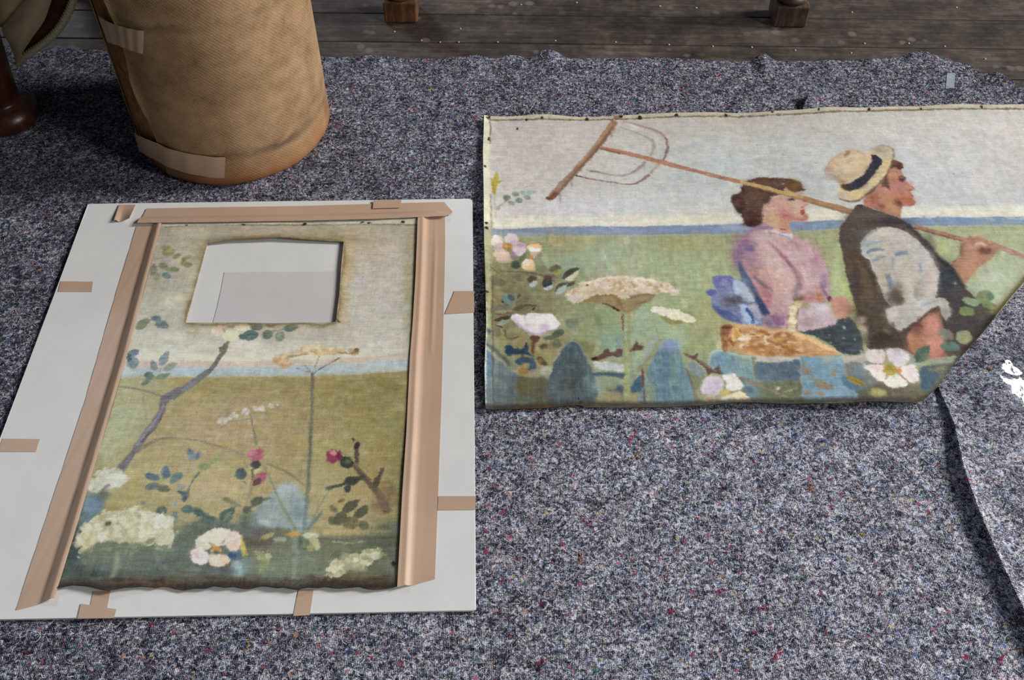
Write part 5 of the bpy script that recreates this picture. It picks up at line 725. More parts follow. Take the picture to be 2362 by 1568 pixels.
# ---------------------------------------------------------------- fleece floor covering
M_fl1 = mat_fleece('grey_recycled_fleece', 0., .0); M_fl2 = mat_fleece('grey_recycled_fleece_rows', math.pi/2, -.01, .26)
FZ = .004                                             # top of the fleece where it lies flat
top_px = [(-520, 100), (-200, 104), (100, 107), (250, 116), (740, 130), (800, 131), (900, 133), (1010, 138), (1060, 134), (1100, 133), (1150, 138), (1200, 133), (1222, 140), (1250, 126), (1285, 128), (1305, 138), (1400, 137), (1560, 137), (1715, 141), (1735, 138), (1760, 133), (1795, 142), (1900, 141), (2000, 141), (2080, 135), (2130, 131), (2190, 142), (2240, 158), (2262, 180)]
tx = poly_g(top_px, FZ); NA = snoise(2); NB = snoise(7); NC = snoise(9)
def ytop(x): return np.interp(x, tx[:, 0], tx[:, 1], right=tx[-1, 1])+.0016*NA(x, 0*x, 260.)
ripples = [(1178, .006, .016), (1268, .011, .024), (1222, -.004, .008), (1758, .010, .014), (1732, -.003, .008), (860, .004, .03), (1095, .004, .02), (2120, .012, .05), (2000, .005, .03), (1500, .003, .04), (1900, .004, .02)]
def fleece_z(x, y):
    d = np.maximum(ytop(x)-y, 0); z = FZ+.0010*NA(x, y, 7.)+.0006*NB(x, y, 22.)
    for px, a, wd in ripples: z = z+a*np.exp(-((x-G(px, 140)[0])/wd)**2)*np.exp(-(d/.055)**1.3)
    z = z+.016*np.clip((x-.84)/.08, 0, 1)**1.5*np.exp(-(d/.05)**2)
    return np.maximum(z, .0030)
xs = np.unique(np.r_[np.linspace(-1.9, -.5, 40), np.linspace(-.5, .94, 190)]); tt = np.r_[np.linspace(0, .88, 90), np.linspace(.885, 1, 45)]
v = []
for x in xs:
    yt = float(ytop(x)); y0 = -.35
    if x > .915: yt -= (x-.915)*1.2
    yy_ = y0+(yt-y0)*tt; zz_ = fleece_z(np.full(len(tt), x), yy_); v += [(x, a, b) for a, b in zip(yy_, zz_)]
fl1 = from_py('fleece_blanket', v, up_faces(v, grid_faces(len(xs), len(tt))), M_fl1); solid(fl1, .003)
tag(fl1, 'large speckled grey fleece blanket spread over the wooden floor', 'blanket')
# loose fibres and coloured tufts felted into the fleece
def fibres(name, parent, n, seed, xr, yr, zfun, inside, ncol, big):
    r = np.random.default_rng(seed); V, F, Cc = [], [], []
    pal = [(.80, .80, .84)]*9+[(.62, .63, .70)]*7+[(.48, .50, .60)]*4+[(.90, .90, .92)]*4+[(.02, .02, .035)]*6+[(.05, .06, .14)]*3
    cl = [(.42, .02, .08), (.30, .01, .10), (.55, .20, .28), (.10, .25, .50), (.05, .10, .35), (.08, .30, .30), (.62, .42, .16), (.60, .20, .06), (.22, .04, .18), (.45, .10, .25), (.30, .45, .60)]
    def strand(x, y, a, L, wd, col, curl, z0=None):
        k0 = len(V); st = 5; zb = zfun(x, y) if z0 is None else z0
        for i in range(st+1):
            zz = zb+.0006+.0009*math.sin(math.pi*i/st); nx, ny = -math.sin(a)*wd, math.cos(a)*wd
            V.append((x+nx, y+ny, zz)); V.append((x-nx, y-ny, zz)); Cc.append(col); Cc.append(col)
            x += math.cos(a)*L/st; y += math.sin(a)*L/st; a += curl/st+r.normal()*.25
        for i in range(st): F.append((k0+2*i, k0+2*i+1, k0+2*i+3, k0+2*i+2))
    X, Y = r.uniform(*xr, n+ncol), r.uniform(*yr, n+ncol); kp = inside(X, Y); Z = zfun(X, Y)
    for i in range(n+ncol):
        if not kp[i]: continue
        x, y, z0 = X[i], Y[i], float(Z[i])
        if i < n:
            c = pal[r.integers(len(pal))]; strand(x, y, r.random()*6.28, r.uniform(.003, .010)*(2.4 if r.random() < .05 else 1), r.uniform(.00012, .00026), c, r.normal()*1.6, z0)
        else:
            c = tuple(np.array(cl[r.integers(len(cl))])*.8); a0 = r.random()*6.28
            for q in range(r.integers(2, 5)): strand(x+r.normal()*.0009, y+r.normal()*.0009, a0+r.normal()*.8, r.uniform(.001, .003), r.uniform(.0002, .0004), c, r.normal(), z0)
    for px, py, c, s_, an in big:
        g = G(px, py, FZ)
        zg = float(zfun(g[0], g[1]))
        for q in range(int(22*s_)): u = r.normal()*.0028*s_; strand(g[0]+u*math.cos(an)*1.3+r.normal()*.0011, g[1]+u*math.sin(an)*1.3+r.normal()*.0011, r.random()*6.28, r.uniform(.001, .0035), r.uniform(.0002, .0004), tuple(np.clip(np.array(c)*r.uniform(.4, 1.0), 0, 1)), r.normal()*1.5, zg)
    me = bpy.data.meshes.new(name); me.from_pydata(V, [], F); ca = me.color_attributes.new('fibre', 'FLOAT_COLOR', 'POINT')
    ca.data.foreach_set('color', np.c_[np.array(Cc), np.ones(len(Cc))].astype(np.float32).ravel())
    m = Mat(name+'_colour', .95, .1); at = m.n('Attribute', attribute_name='fibre'); m.col(at.outputs['Color'])
    o = link(name, me, m.m, parent); o['kind'] = 'stuff'; return o
big = [(990, 210, (.80, .62, .10), 1., .8), (1455, 1012, (.60, .03, .08), 1.6, 1.3), (1466, 1053, (.72, .42, .12), 1.2, .5), (1354, 1206, (.32, .01, .10), 2.2, -.85), (1870, 1122, (.62, .20, .10), 1.2, 1.5), (1658, 1368, (.50, .02, .14), 1., 0), (1846, 1336, (.10, .40, .22), 1.2, 0), (1550, 1412, (.50, .03, .12), 1., 0), (1338, 1290, (.70, .25, .12), 1.4, 1.4), (1760, 1406, (.55, .04, .10), 1.2, .4), (1792, 1510, (.52, .03, .10), 1.6, .9), (2310, 1400, (.08, .14, .42), 1.8, .6), (2310, 1520, (.50, .02, .10), 1.6, .8), (1375, 1550, (.05, .30, .30), 1.2, .2), (1600, 1016, (.16, .42, .66), 1.4, 1.2), (1160, 1180, (.50, .05, .20), 1., .5), (1895, 1018, (.10, .12, .30), 1.2, 0), (1990, 1234, (.65, .45, .12), 1., 0), (945, 275, (.06, .40, .45), 1.2, .2), (778, 292, (.50, .05, .25), 1., .9), (945, 170, (.55, .06, .28), .9, 1.2), (838, 200, (.12, .40, .45), .8, 0), (1050, 318, (.30, .10, .30), 1., .5), (1040, 245, (.60, .18, .25), .8, 0), (572, 1490, (.50, .36, .14), 1.6, 1.5), (480, 1500, (.55, .08, .16), 1., .4), (170, 1495, (.06, .22, .35), 1.2, .3), (820, 1470, (.62, .30, .36), 1.2, .6), (1680, 1270, (.45, .05, .12), .8, 1), (1240, 1530, (.45, .04, .10), 1.2, .4), (1536, 1330, (.70, .35, .40), 1., 0), (2150, 1060, (.12, .25, .5), 1., 0), (1955, 1290, (.6, .5, .2), .8, 0), (640, 1452, (.50, .1, .2), .9, 0), (48, 955, (.4, .03, .1), 1., 1)]
brd = poly_g([(203, 470), (1090, 458), (1098, 1407), (-155, 1429)], .008)
def in_poly(p, x, y):
    c = np.zeros(np.shape(x), bool)
    for i in range(len(p)):
        a, b = p[i-1], p[i]
        if a[1] != b[1]: c ^= ((a[1] > y) != (b[1] > y)) & (x < a[0]+(y-a[1])*(b[0]-a[0])/(b[1]-a[1]))
    return c
cut_px = [(1117, 272), (1250, 268), (1400, 268), (1560, 262), (1700, 263), (1850, 258), (2000, 252), (2150, 249), (2362, 247), (2480, 246), (2480, 480), (2362, 650), (2165, 890), (2100, 932), (1120, 944)]
cutp = poly_g(cut_px, .010)
ok1 = lambda x, y: (y < ytop(x)-.004) & ~in_poly(brd, x, y) & ~in_poly(cutp, x, y) & ((x+.497)**2+(y-1.464)**2 > .168**2)
fibres('fibre_tufts', fl1, 21000, 3, (-1.0, .92), (.34, 1.72), lambda x, y: fleece_z(x, y), ok1, 1100, big)
M_lab = mat_plain('cloudy_tape', (.30, .33, .39), .3, .5, .1)
q = poly_g([(2186, 165), (2206, 162), (2204, 197), (2184, 197)], FZ+.008); q[:, 2] = [float(fleece_z(a[0], a[1]))+.0008 for a in q]
solid(from_py('tape_tab', q, [(3, 2, 1, 0)], M_lab, fl1, False), .0004)
# second sheet, rows across, left edge standing up
L0 = [G(1851, 260, .009), G(1960, 450, .009), G(2060, 650, .009), G(2165, 890, .010), G(2200, 970, .014), G(2225, 1080, .019), G(2262, 1180, .020), G(2310, 1290, .020), G(2362, 1400, .020), G(2420, 1530, .018), G(2520, 1720, .014)]
T0 = [G(1851, 262, .009), G(1855, 235, .020), G(1868, 212, .024), G(1900, 200, .020), G(1960, 203, .019), G(2100, 206, .018), G(2190, 203, .018), G(2262, 196, .020), G(2362, 202, .018), G(2560, 210, .016), G(3000, 225, .014)]
Lr = resample(L0, 90); Tr = resample(T0, 70); v = []
base = Lr[0]; wR = Tr[-1]-base
for i in range(70):
    for j in range(90):
        d = Lr[j]-Lr[0]; p = Tr[i]+d; s = i/69
        e = math.exp(-(np.linalg.norm((Tr[i]-Tr[0])[:2])/.045)**1.5); f_ = math.exp(-(np.linalg.norm(d[:2])/.040)**1.8)
        z = .0085+(Lr[j][2]-.0085)*e+(Tr[i][2]-.0085)*f_*(1-.7*e)+.0007*NA(p[0], p[1], 9.)+.0005*NB(p[0], p[1], 25.)
        v.append((p[0], p[1], z))
v = np.array(v)
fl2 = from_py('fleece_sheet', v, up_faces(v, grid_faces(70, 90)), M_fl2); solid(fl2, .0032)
tag(fl2, 'smaller grey fleece sheet with curled edge lying under the right end of the painting', 'blanket')

# ---------------------------------------------------------------- clear film between fleece and canvas
def mat_film():
    m = bpy.data.materials.new('clear_plastic_film'); m.use_nodes = True; t = m.node_tree; t.nodes.remove(t.nodes['Principled BSDF']); o = t.nodes['Material Output']
    tr = t.nodes.new('ShaderNodeBsdfTransparent'); tr.inputs[0].default_value = (.93, .94, .96, 1); gl = t.nodes.new('ShaderNodeBsdfGlossy'); gl.inputs['Roughness'].default_value = .09
    mx = t.nodes.new('ShaderNodeMixShader'); mx.inputs[0].default_value = .085; t.links.new(tr.outputs[0], mx.inputs[1]); t.links.new(gl.outputs[0], mx.inputs[2]); t.links.new(mx.outputs[0], o.inputs['Surface'])
    n = t.nodes.new('ShaderNodeTexNoise'); n.inputs['Scale'].default_value = 55.; n.inputs['Detail'].default_value = 2.; c = t.nodes.new('ShaderNodeTexCoord'); t.links.new(c.outputs['Object'], n.inputs['Vector']); b = t.nodes.new('ShaderNodeBump'); b.inputs['Strength'].default_value = .3; b.inputs['Distance'].default_value = .004; t.links.new(n.outputs['Fac'], b.inputs['Height']); t.links.new(b.outputs[0], gl.inputs['Normal']); return m
top = resample(poly_g([(1600, 900), (1900, 880), (2150, 800), (2362, 770), (2700, 760)], .010), 130); bot = resample(poly_g([(1620, 985), (1800, 983), (2010, 982), (2180, 975), (2362, 968), (2700, 960)], .010), 130)
v = []
pk = G(2342, 900, .01); gk = G(1664, 968, .007)
for i in range(130):
    for j in range(60):
        p = top[i]+(bot[i]-top[i])*j/59; x, y = p[0], p[1]
        z = .0062+.0036*np.clip((x-.46)/.06, 0, 1)+.0005*abs(NC(x, y, 30.))
        z += .005*math.exp(-((x-gk[0])/.008)**2-((y-gk[1])/.02)**2)+.003*math.exp(-((x-.40)/.012)**2-((y-.80)/.01)**2)
        dx, dy = x-pk[0], y-pk[1]; aa = (dx-dy)*.7071; bb = (dx+dy)*.7071
        z += .445*float(np.interp(aa, [-.095, -.036, -.028, .026, .034], [0, .058, .056, .002, 0.]))*math.exp(-(bb/.042)**4)*(1+.05*NB(x, y, 60.))+.0016*abs(NC(x, y, 75.))*math.exp(-(aa/.06)**2-(bb/.05)**2)
        v.append((x, y, z))
film = from_py('plastic_film', v, up_faces(v, grid_faces(130, 60)), mat_film()); tag(film, 'clear crinkled plastic film glinting on the fleece beside the cut canvas edge', 'plastic film')

# ---------------------------------------------------------------- the cut canvas with the two haymakers
PA = paint_harvesters(); M_pa = mat_painted('harvest_picture', PA, (.99, .99, .99), 0)
def canvas_uv(P, v): v = np.asarray(v); return np.stack([(v[:, 0]-P.x0)/(P.x1-P.x0), (v[:, 1]-P.y0)/(P.y1-P.y0)], 1)
tp = [(1117, 272), (1180, 270), (1250, 268), (1400, 268), (1480, 264), (1560, 262), (1700, 263), (1850, 258), (2000, 252), (2150, 249), (2362, 247), (2480, 246)]
bp = [(1120, 944), (1160, 943), (1250, 940), (1335, 931), (1346, 936), (1420, 938), (1500, 938), (1600, 934), (1700, 932), (1850, 933), (1920, 936), (2000, 932), (2100, 932), (2132, 924), (2165, 890), (2200, 842), (2262, 775), (2320, 703), (2362, 652), (2480, 480)]
NU, NV = 170, 90
Tq = resample(poly_g(tp, .0105), NU); 
# spread the foot points so that columns stay upright
bq = poly_g(bp, .0105); Bq = []
for k in range(NU):
    s = k/(NU-1); x = bq[0, 0]+(bq[-1, 0]-bq[0, 0])*s; Bq.append((x, np.interp(x, bq[:, 0], bq[:, 1]), .0105))
Bq = np.array(Bq); lf = resample(poly_g([(1117, 272), (1114, 350), (1116, 450), (1117, 560), (1120, 650), (1122, 750), (1118, 850), (1120, 944)], .0105), NV); v = []
for i in range(NU):
    for j in range(NV):
        t = j/(NV-1); p = Tq[i]*(1-t)+Bq[i]*t; k = math.exp(-(i/NU)/.05); st = lf[0]*(1-t)+lf[-1]*t; p = p+(lf[j]-st)*k
        x, y = p[0], p[1]; ed_ = min(t, 1-t, i/NU*1.4)
        z = .0082+.0052*np.clip((x-.22)/.30, 0, 1)+.0010*NA(x, y, 8.)+.0007*NB(x, y, 18.)+.0022*math.exp(-ed_/.02)*(1+NC(x, y, 30.))+.0035*math.exp(-(i/NU)/.012)
        z += .004*math.exp(-((x-.50)**2+(y-.86)**2)/.03**2)
        v.append((x, y, max(z, .0066+.0042*float(np.clip((x-.22)/.26, 0, 1)))))
pic = from_py('canvas_painting', v, up_faces(v, grid_faces(NU, NV)), M_pa, None, True, canvas_uv(PA, v)); solid(pic, .0014)
tag(pic, 'unframed cut canvas painting of a man and woman carrying a hay rake past flowers', 'painting')

# ---------------------------------------------------------------- mounted fragment on its board
M_board = mat_paper('white_mount_board', lin(214, 214, 214), lin(226, 226, 224), .7, .25, .3)
M_tape = mat_paper('brown_gummed_tape', lin(186, 156, 133), lin(198, 168, 145), .40, .55, .4, 500)
M_inner = mat_paper('grey_backing_paper', lin(203, 199, 199), lin(211, 206, 206), .8, .2)
TL, TR, BR = G(203, 470, .0095), G(1090, 458, .0095), G(1098, 1407, .0095); BL = TL+(BR-TR)
mp = empty('mounted_painting', ((TL+BR)/2*np.array([1, 1, 0])+np.array([0, 0, .004])).tolist()); org = np.array(mp.location)
tag(mp, 'flower painting fragment with a rectangular hole taped to a white board', 'painting')
def corner(a, b, c, r, n=5):
    u = (a-b)/np.linalg.norm(a-b); w_ = (c-b)/np.linalg.norm(c-b); return [b+u*r*(1-k/n)**2+w_*r*(k/n)**2 for k in range(n+1)]
ol = corner(BL, TL, TR, .004)+corner(TL, TR, BR, .010)+corner(TR, BR, BL, .006)+corner(BR, BL, TL, .004)
ol = np.vstack([resample(np.array([ol[i-1], ol[i]]), 8)[:-1] if np.linalg.norm(ol[i]-ol[i-1]) > .1 else np.array([ol[i-1]]) for i in range(len(ol))])
n = len(ol); v = [(*(p-org)[:2], .0055+.0002*math.sin(i)) for i, p in enumerate(ol)]+[(*(p-org)[:2], .0022) for p in ol]
from_py('board', v, [tuple(range(n))[::-1], tuple(range(n, 2*n))]+[(i, (i+1) % n, n+(i+1) % n, n+i) for i in range(n)], M_board, mp, False)
BZ = .0095                                            # top face of the board
def sheet(name, a, b, na, nb, zf, mat, th=.0003, uvp=None):
    """ruled sheet between polylines a and b (photo points), zf(s, t) above the floor"""
    A = resample(poly_g(a, BZ+.002), na); B = resample(poly_g(b, BZ+.002), na); v = []
    for i in range(na):
        for j in range(nb): t = j/(nb-1); p = A[i]*(1-t)+B[i]*t; v.append((p[0]-org[0], p[1]-org[1], zf(i/(na-1), t)-org[2]))
    o = from_py(name, v, up_faces(v, grid_faces(na, nb)), mat, mp); solid(o, th); return o
PB = paint_hedgerow(); M_pb = mat_painted('hedgerow_picture', PB, (1.16, 1.16, 1.16), 1)
CZ = BZ+.0034
hol = dict(t=[(478, 563), (540, 556), (600, 554), (640, 552), (720, 556), (793, 559)], r=[(793, 559), (787, 620), (783, 680), (775, 744)], b=[(428, 744), (480, 743), (540, 743), (640, 745), (700, 744), (775, 744)], l=[(478, 563), (462, 620), (445, 680), (428, 744)])
out = dict(t=[(372, 517), (640, 512), (800, 508), (966, 503)], r=[(966, 503), (961, 640), (956, 740), (949, 830), (940, 1000), (930, 1150), (920, 1353)], b=[(133, 1357), (170, 1352), (205, 1354), (250, 1363), (300, 1356), (340, 1352), (375, 1354), (420, 1360), (470, 1355), (520, 1357), (600, 1354), (650, 1358), (690, 1362), (750, 1352), (800, 1357), (860, 1360), (920, 1353)], l=[(372, 517), (345, 620), (318, 720), (290, 830), (245, 985), (175, 1220), (133, 1357)])
def edge(pts, n): return resample(poly_g(pts, CZ), n)
def lerp_edge(e, a, b, n): return resample(np.array(e)[a:b], n)
oT, oB, oL, oR = edge(out['t'], 121), edge(out['b'], 241), edge(out['l'], 161), edge(out['r'], 161)
hT, hB, hL, hR = edge(hol['t'], 61), edge(hol['b'], 61), edge(hol['l'], 41), edge(hol['r'], 41)
def near(e, p): return int(np.argmin(np.linalg.norm(e[:, :2]-p[:2], axis=1)))
iT0, iT1 = 24, 86; iB0, iB1 = 90, 190; iL0, iL1 = 10, 50; iR0, iR1 = 8, 52
def seg(p, q, n): return np.linspace(p, q, n)
def coons(t, b, l, r):
    n, m = len(t), len(l); o = np.zeros((n, m, 3))
    for i in range(n):
        for j in range(m):
            s, k = i/(n-1), j/(m-1)
            o[i, j] = (1-k)*t[i]+k*b[i]+(1-s)*l[j]+s*r[j]-((1-s)*(1-k)*t[0]+s*(1-k)*t[-1]+(1-s)*k*b[0]+s*k*b[-1])
    return o
nA, nB, nC, ra, rb, rc = 18, 46, 26, 10, 30, 70
V1t, V1b = seg(oT[iT0], hT[0], ra), seg(hB[0], oB[iB0], rc); V2t, V2b = seg(oT[iT1], hT[-1], ra), seg(hB[-1], oB[iB1], rc)
H1l, H1r = seg(oL[iL0], hT[0], nA), seg(hT[-1], oR[iR0], nC); H2l, H2r = seg(oL[iL1], hB[0], nA), seg(hB[-1], oR[iR1], nC)
rs = resample
patches = [coons(rs(oT[:iT0+1], nA), H1l, rs(oL[:iL0+1], ra), V1t), coons(rs(oT[iT0:iT1+1], nB), rs(hT, nB), V1t, V2t), coons(rs(oT[iT1:], nC), H1r, V2t, rs(oR[:iR0+1], ra)),
           coons(H1l, H2l, rs(oL[iL0:iL1+1], rb), rs(hL, rb)), coons(H1r, H2r, rs(hR, rb), rs(oR[iR0:iR1+1], rb)),
           coons(H2l, rs(oB[:iB0+1], nA), rs(oL[iL1:], rc), V1b), coons(rs(hB, nB), rs(oB[iB0:iB1+1], nB), V1b, V2b), coons(H2r, rs(oB[iB1:], nC), V2b, rs(oR[iR1:], rc))]
bm = bmesh.new(); hpoly = np.vstack([hT, hR, hB[::-1], hL[::-1]])
for pt in patches:
    g = [[bm.verts.new(tuple(pt[i, j])) for j in range(pt.shape[1])] for i in range(pt.shape[0])]
    for i in range(pt.shape[0]-1):
        for j in range(pt.shape[1]-1): bm.faces.new((g[i][j], g[i][j+1], g[i+1][j+1], g[i+1][j]))
bmesh.ops.remove_doubles(bm, verts=list(bm.verts), dist=.0002)
rr = np.random.default_rng(8)
for q in bm.verts:
    x, y = q.co.x, q.co.y; dh = np.min(np.linalg.norm(hpoly[:, :2]-[x, y], axis=1)); db = np.min(np.linalg.norm(oB[:, :2]-[x, y], axis=1))
    u = (x-hT[0][0])/(hT[-1][0]-hT[0][0]); dt = np.min(np.linalg.norm(hT[:, :2]-[x, y], axis=1)); dr_ = np.min(np.linalg.norm(hR[:, :2]-[x, y], axis=1)); dor = np.min(np.linalg.norm(oR[:, :2]-[x, y], axis=1))
    z = CZ+.0006*NA(x, y, 12.)+.0004*NB(x, y, 30.)+.0055*math.exp(-dt/.012)*max(0., math.sin(math.pi*min(max(u, 0), 1)))**.7+.0022*math.exp(-dr_/.010)+.0022*math.exp(-db/.010)*(1+NC(x, y, 40.))+.0014*math.exp(-dor/.01)
    if db < .0008: q.co.y += .0016*NC(x, y, 140.)
    q.co = (q.co.x-org[0], q.co.y-org[1], max(z, BZ+.0022)-org[2])
bm.normal_update()
if sum(f.normal.z for f in bm.faces) < 0: bmesh.ops.reverse_faces(bm, faces=list(bm.faces))
me = bpy.data.meshes.new('canvas_fragment'); uvl = bm.loops.layers.uv.new('UVMap')
for f in bm.faces:
    for l in f.loops: c = l.vert.co; l[uvl].uv = ((c.x+org[0]-PB.x0)/(PB.x1-PB.x0), (c.y+org[1]-PB.y0)/(PB.y1-PB.y0))
bm.to_mesh(me); bm.free(); cf = link('canvas_fragment', me, M_pb, mp); solid(cf, .0015)
sheet('backing_paper', [(517, 626), (505, 690), (488, 752)], [(800, 624), (795, 690), (790, 752)], 4, 4, lambda s, t: BZ+.0005, M_inner, .0003)
rz = np.random.default_rng(3)
def jag(s, a=.0004): return .5*a*(math.sin(s*23)+math.sin(s*14+1)+math.sin(s*37+2))/3
# long tapes: left, right, top (folds run along the canvas edge)
def prof(t, pts): return float(np.interp(t, [p[0] for p in pts], [p[1] for p in pts]))
sheet('paper_tape', [(314, 521), (268, 670), (196, 920), (120, 1150), (35, 1406)], [(374, 518), (347, 620), (321, 720), (292, 832), (247, 985), (178, 1220), (128, 1382)], 90, 15,
      lambda s, t: BZ+prof(t, [(0, .0006), (.60, .0008), (.68, .0022), (.74, .0046), (.80, .0040), (.86, .0060), (.92, .0066), (1, .0054)])+jag(s*3+t), M_tape)
sheet('paper_tape', [(1026, 486), (1027, 560), (1024, 700), (1019, 900), (1012, 1100), (1003, 1334)], [(964, 507), (962, 560), (959, 640), (953, 740), (946, 830), (938, 1000), (928, 1150), (917, 1358)], 90, 19,
      lambda s, t: BZ+prof(t, [(0, .0006), (.30, .0007), (.36, .0007+.0018*max(0, math.sin(s*6))*(s < .45)), (.42, .0008), (.62, .0012), (.74, .0040), (.80, .0078), (.86, .0062), (1, .0068)])+jag(s*3, .0004), M_tape)
sheet('paper_tape', [(338, 480), (500, 477), (700, 474), (900, 468), (1025, 465), (1044, 488)], [(318, 519), (500, 517), (700, 514), (860, 510), (960, 506), (1030, 503)], 90, 13,
      lambda s, t: BZ+prof(t, [(0, .0006), (.5, .0008), (.62, .0030), (.70, .0056), (1, .0062)])+jag(s*5+t, .0005)+.0007, M_tape)
def tab(c, dz=.0006, nb=5, zf=None): sheet('tape_tab', [c[0], c[3]], [c[1], c[2]], 6, nb, zf or (lambda s, t: BZ+dz+jag(s+t, .0002)), M_tape)
tab([(139, 647), (214, 648), (211, 671), (133, 671)]); tab([(5, 1010), (91, 1011), (82, 1040), (-6, 1040)])
tab([(1048, 670), (1093, 670), (1094, 719), (1026, 723)], .0010); tab([(1011, 1143), (1097, 1143), (1097, 1174), (1009, 1175)], .0010)
tab([(688, 1358), (723, 1358), (714, 1417), (676, 1419)]); tab([(214, 1362), (254, 1361), (246, 1402), (206, 1402)]); tab([(186, 1391), (268, 1404), (262, 1424), (178, 1425)], .0011)
tab([(862, 463), (926, 462), (924, 480), (860, 482)], .0034)
tab([(274, 471), (313, 471), (300, 508), (264, 511)], .001, 9, lambda s, t: BZ+.0012+.010*max(0, t-.45)*s+.004*(t < .2)*s)

# ---------------------------------------------------------------- drum covered in canvas
DX, DY, DR = -.4968, 1.4642, .168
def mat_drum():
    m = Mat('tan_canvas_cloth', .85, .15); uv = m.tc.outputs['UV']
    w1 = m.n('TexWave', Scale=100., Distortion=3.2, Detail=3., bands_direction='DIAGONAL'); m.lk(uv, w1.inputs['Vector']); n1 = m.noise(420, 2, .7, uv); n2 = m.noise(26, 4, .65, uv); n3 = m.noise(6, 3, .6, uv)
    sep = m.n('SeparateXYZ'); m.lk(uv, sep.inputs[0]); zz = sep.outputs[1]
    f = m.math('ADD', m.math('MULTIPLY', n2, .45), m.math('MULTIPLY', n3, .4)); f = m.math('ADD', f, m.math('MULTIPLY', m.math('SUBTRACT', n1, .5), .35)); f = m.math('ADD', f, m.math('MULTIPLY', w1.outputs['Fac'], .07))
    c = m.ramp(f, [(.30, (.17, .10, .052)), (.48, (.325, .205, .112)), (.66, (.46, .31, .18))])
    # grubby ring where the base is seamed, rusty foot, faint ring higher up
    for h, wd, a in ((.062, .012, .75), (.300, .010, .45)):
        d = m.math('ABSOLUTE', m.math('SUBTRACT', m.math('ADD', zz, m.math('MULTIPLY', m.math('SUBTRACT', n2, .5), .03)), h)); k = m.ramp(m.math('DIVIDE', d, wd), [(.15, (1, 1, 1)), (1., (0, 0, 0))]); k = m.math('MULTIPLY', k, m.ramp(m.noise(9, 2, .5, uv), [(.35, (.15, .15, .15)), (.6, (1, 1, 1))])); c = m.mix(m.math('MULTIPLY', k, a), c, (.085, .055, .035))
    k = m.ramp(m.math('ADD', zz, m.math('MULTIPLY', m.math('SUBTRACT', n2, .5), .05)), [(.008, (1, 1, 1)), (.055, (0, 0, 0))]); c = m.mix(m.math('MULTIPLY', k, .7), c, (.33, .135, .045))
    m.bump(m.math('ADD', m.math('MULTIPLY', w1.outputs['Fac'], .5), n1), .3, .0008); return m.col(c)
M_drum = mat_drum(); M_core = mat_plain('rusty_brown_lining', (.26, .12, .05), .85, .15, .45, 60)
drum = empty('storage_drum', (DX, DY, FZ)); tag(drum, 'tall round drum covered in tan canvas with torn seam and paper tape', 'drum')
DH = .60
def hit(px, py, R=DR):
    a = (CY-py)/FPX; d = np.array([(px-CX)/FPX, a*UPY+FWY, a*UPZ+FWZ]); o = np.array([-DX, -DY, HC]); A = d[0]**2+d[1]**2; B = 2*(o[0]*d[0]+o[1]*d[1]); Q = o[0]**2+o[1]**2-R*R; D = max(B*B-4*A*Q, 0.); t = (-B-math.sqrt(D))/(2*A)
    p = o+d*t; return math.atan2(p[1], p[0]) % (2*math.pi), p[2]-FZ
lathe_core = lathe('core', [(DR-.010, .001), (DR-.0045, .004), (DR-.004, .02), (DR-.004, DH-.01), (DR-.012, DH-.004)], 0, 0, M_core, drum, 80)
se = [hit(*q) for q in [(248, 2), (268, 55), (289, 125), (303, 185), (330, 250), (352, 305), (364, 330)]]
sz = [q[1] for q in se][::-1]; sa = [q[0] for q in se][::-1]
def seam_a(z): return float(np.interp(z, sz, sa))+.006*math.sin(z*70)*(z > .04)
na, nz = 220, 60; v = []; uv = []
for i in range(na):
    for j in range(nz):
        z = DH*(j/(nz-1)); a0 = seam_a(z); span = 2*math.pi-.62; a = a0+span*i/(na-1); s = i/(na-1)
        r = DR+.0008*math.sin(3*a)+.0006*math.sin(7*a+z*9)+.0050*math.exp(-s/.006)*(.4+.6*min(1, max(0, (z-.03)/.1)))*(.6+.4*math.sin(z*40+1))-.0012*math.exp(-((z-.062)/.008)**2)
        if z < .012: r -= .006*(1-z/.012)**2
        zz = max(z, .0008) if j else .0008+.0012*math.sin(a*23)**2
        v.append((r*math.cos(a), r*math.sin(a), zz)); uv.append((a*DR, z))
fc = grid_faces(na, nz); wrap = from_py('canvas_cover', v, fc, M_drum, drum, True, uv); solid(wrap, .0022)
lathe('lid', [(DR-.02, DH-.012), (DR+.004, DH-.012), (DR+.005, DH-.008), (DR+.005, DH+.018), (DR+.001, DH+.022), (DR-.05, DH+.024)], 0, 0, M_drum, drum, 80)
M_tape2 = mat_paper('faded_paper_tape', lin(176, 148, 124), lin(190, 160, 136), .6, .3, .4, 500)
def drum_tape(a, b, n=24, m=6):
    A = np.array([hit(*q) for q in a]); B = np.array([hit(*q) for q in b]); A = resample(A, n); B = resample(B, n); v = []
    for i in range(n):
        for j in range(m):
            q = A[i]+(B[i]-A[i])*j/(m-1); R = DR+.0034+.0006*math.sin(i*1.3); R += .002*(i < 6); v.append((R*math.cos(q[0]), R*math.sin(q[0]), q[1]))
    o = from_py('paper_tape', v, grid_faces(n, m), M_tape2, drum); solid(o, .0005, 1.)
drum_tape([(233, 32), (262, 52), (298, 63), (334, 69)], [(254, 92), (275, 102), (302, 113), (332, 122)])
drum_tape([(317, 303), (340, 316), (366, 329), (400, 343), (440, 352), (520, 361)], [(327, 343), (345, 356), (362, 367), (400, 386), (440, 398), (518, 408)])

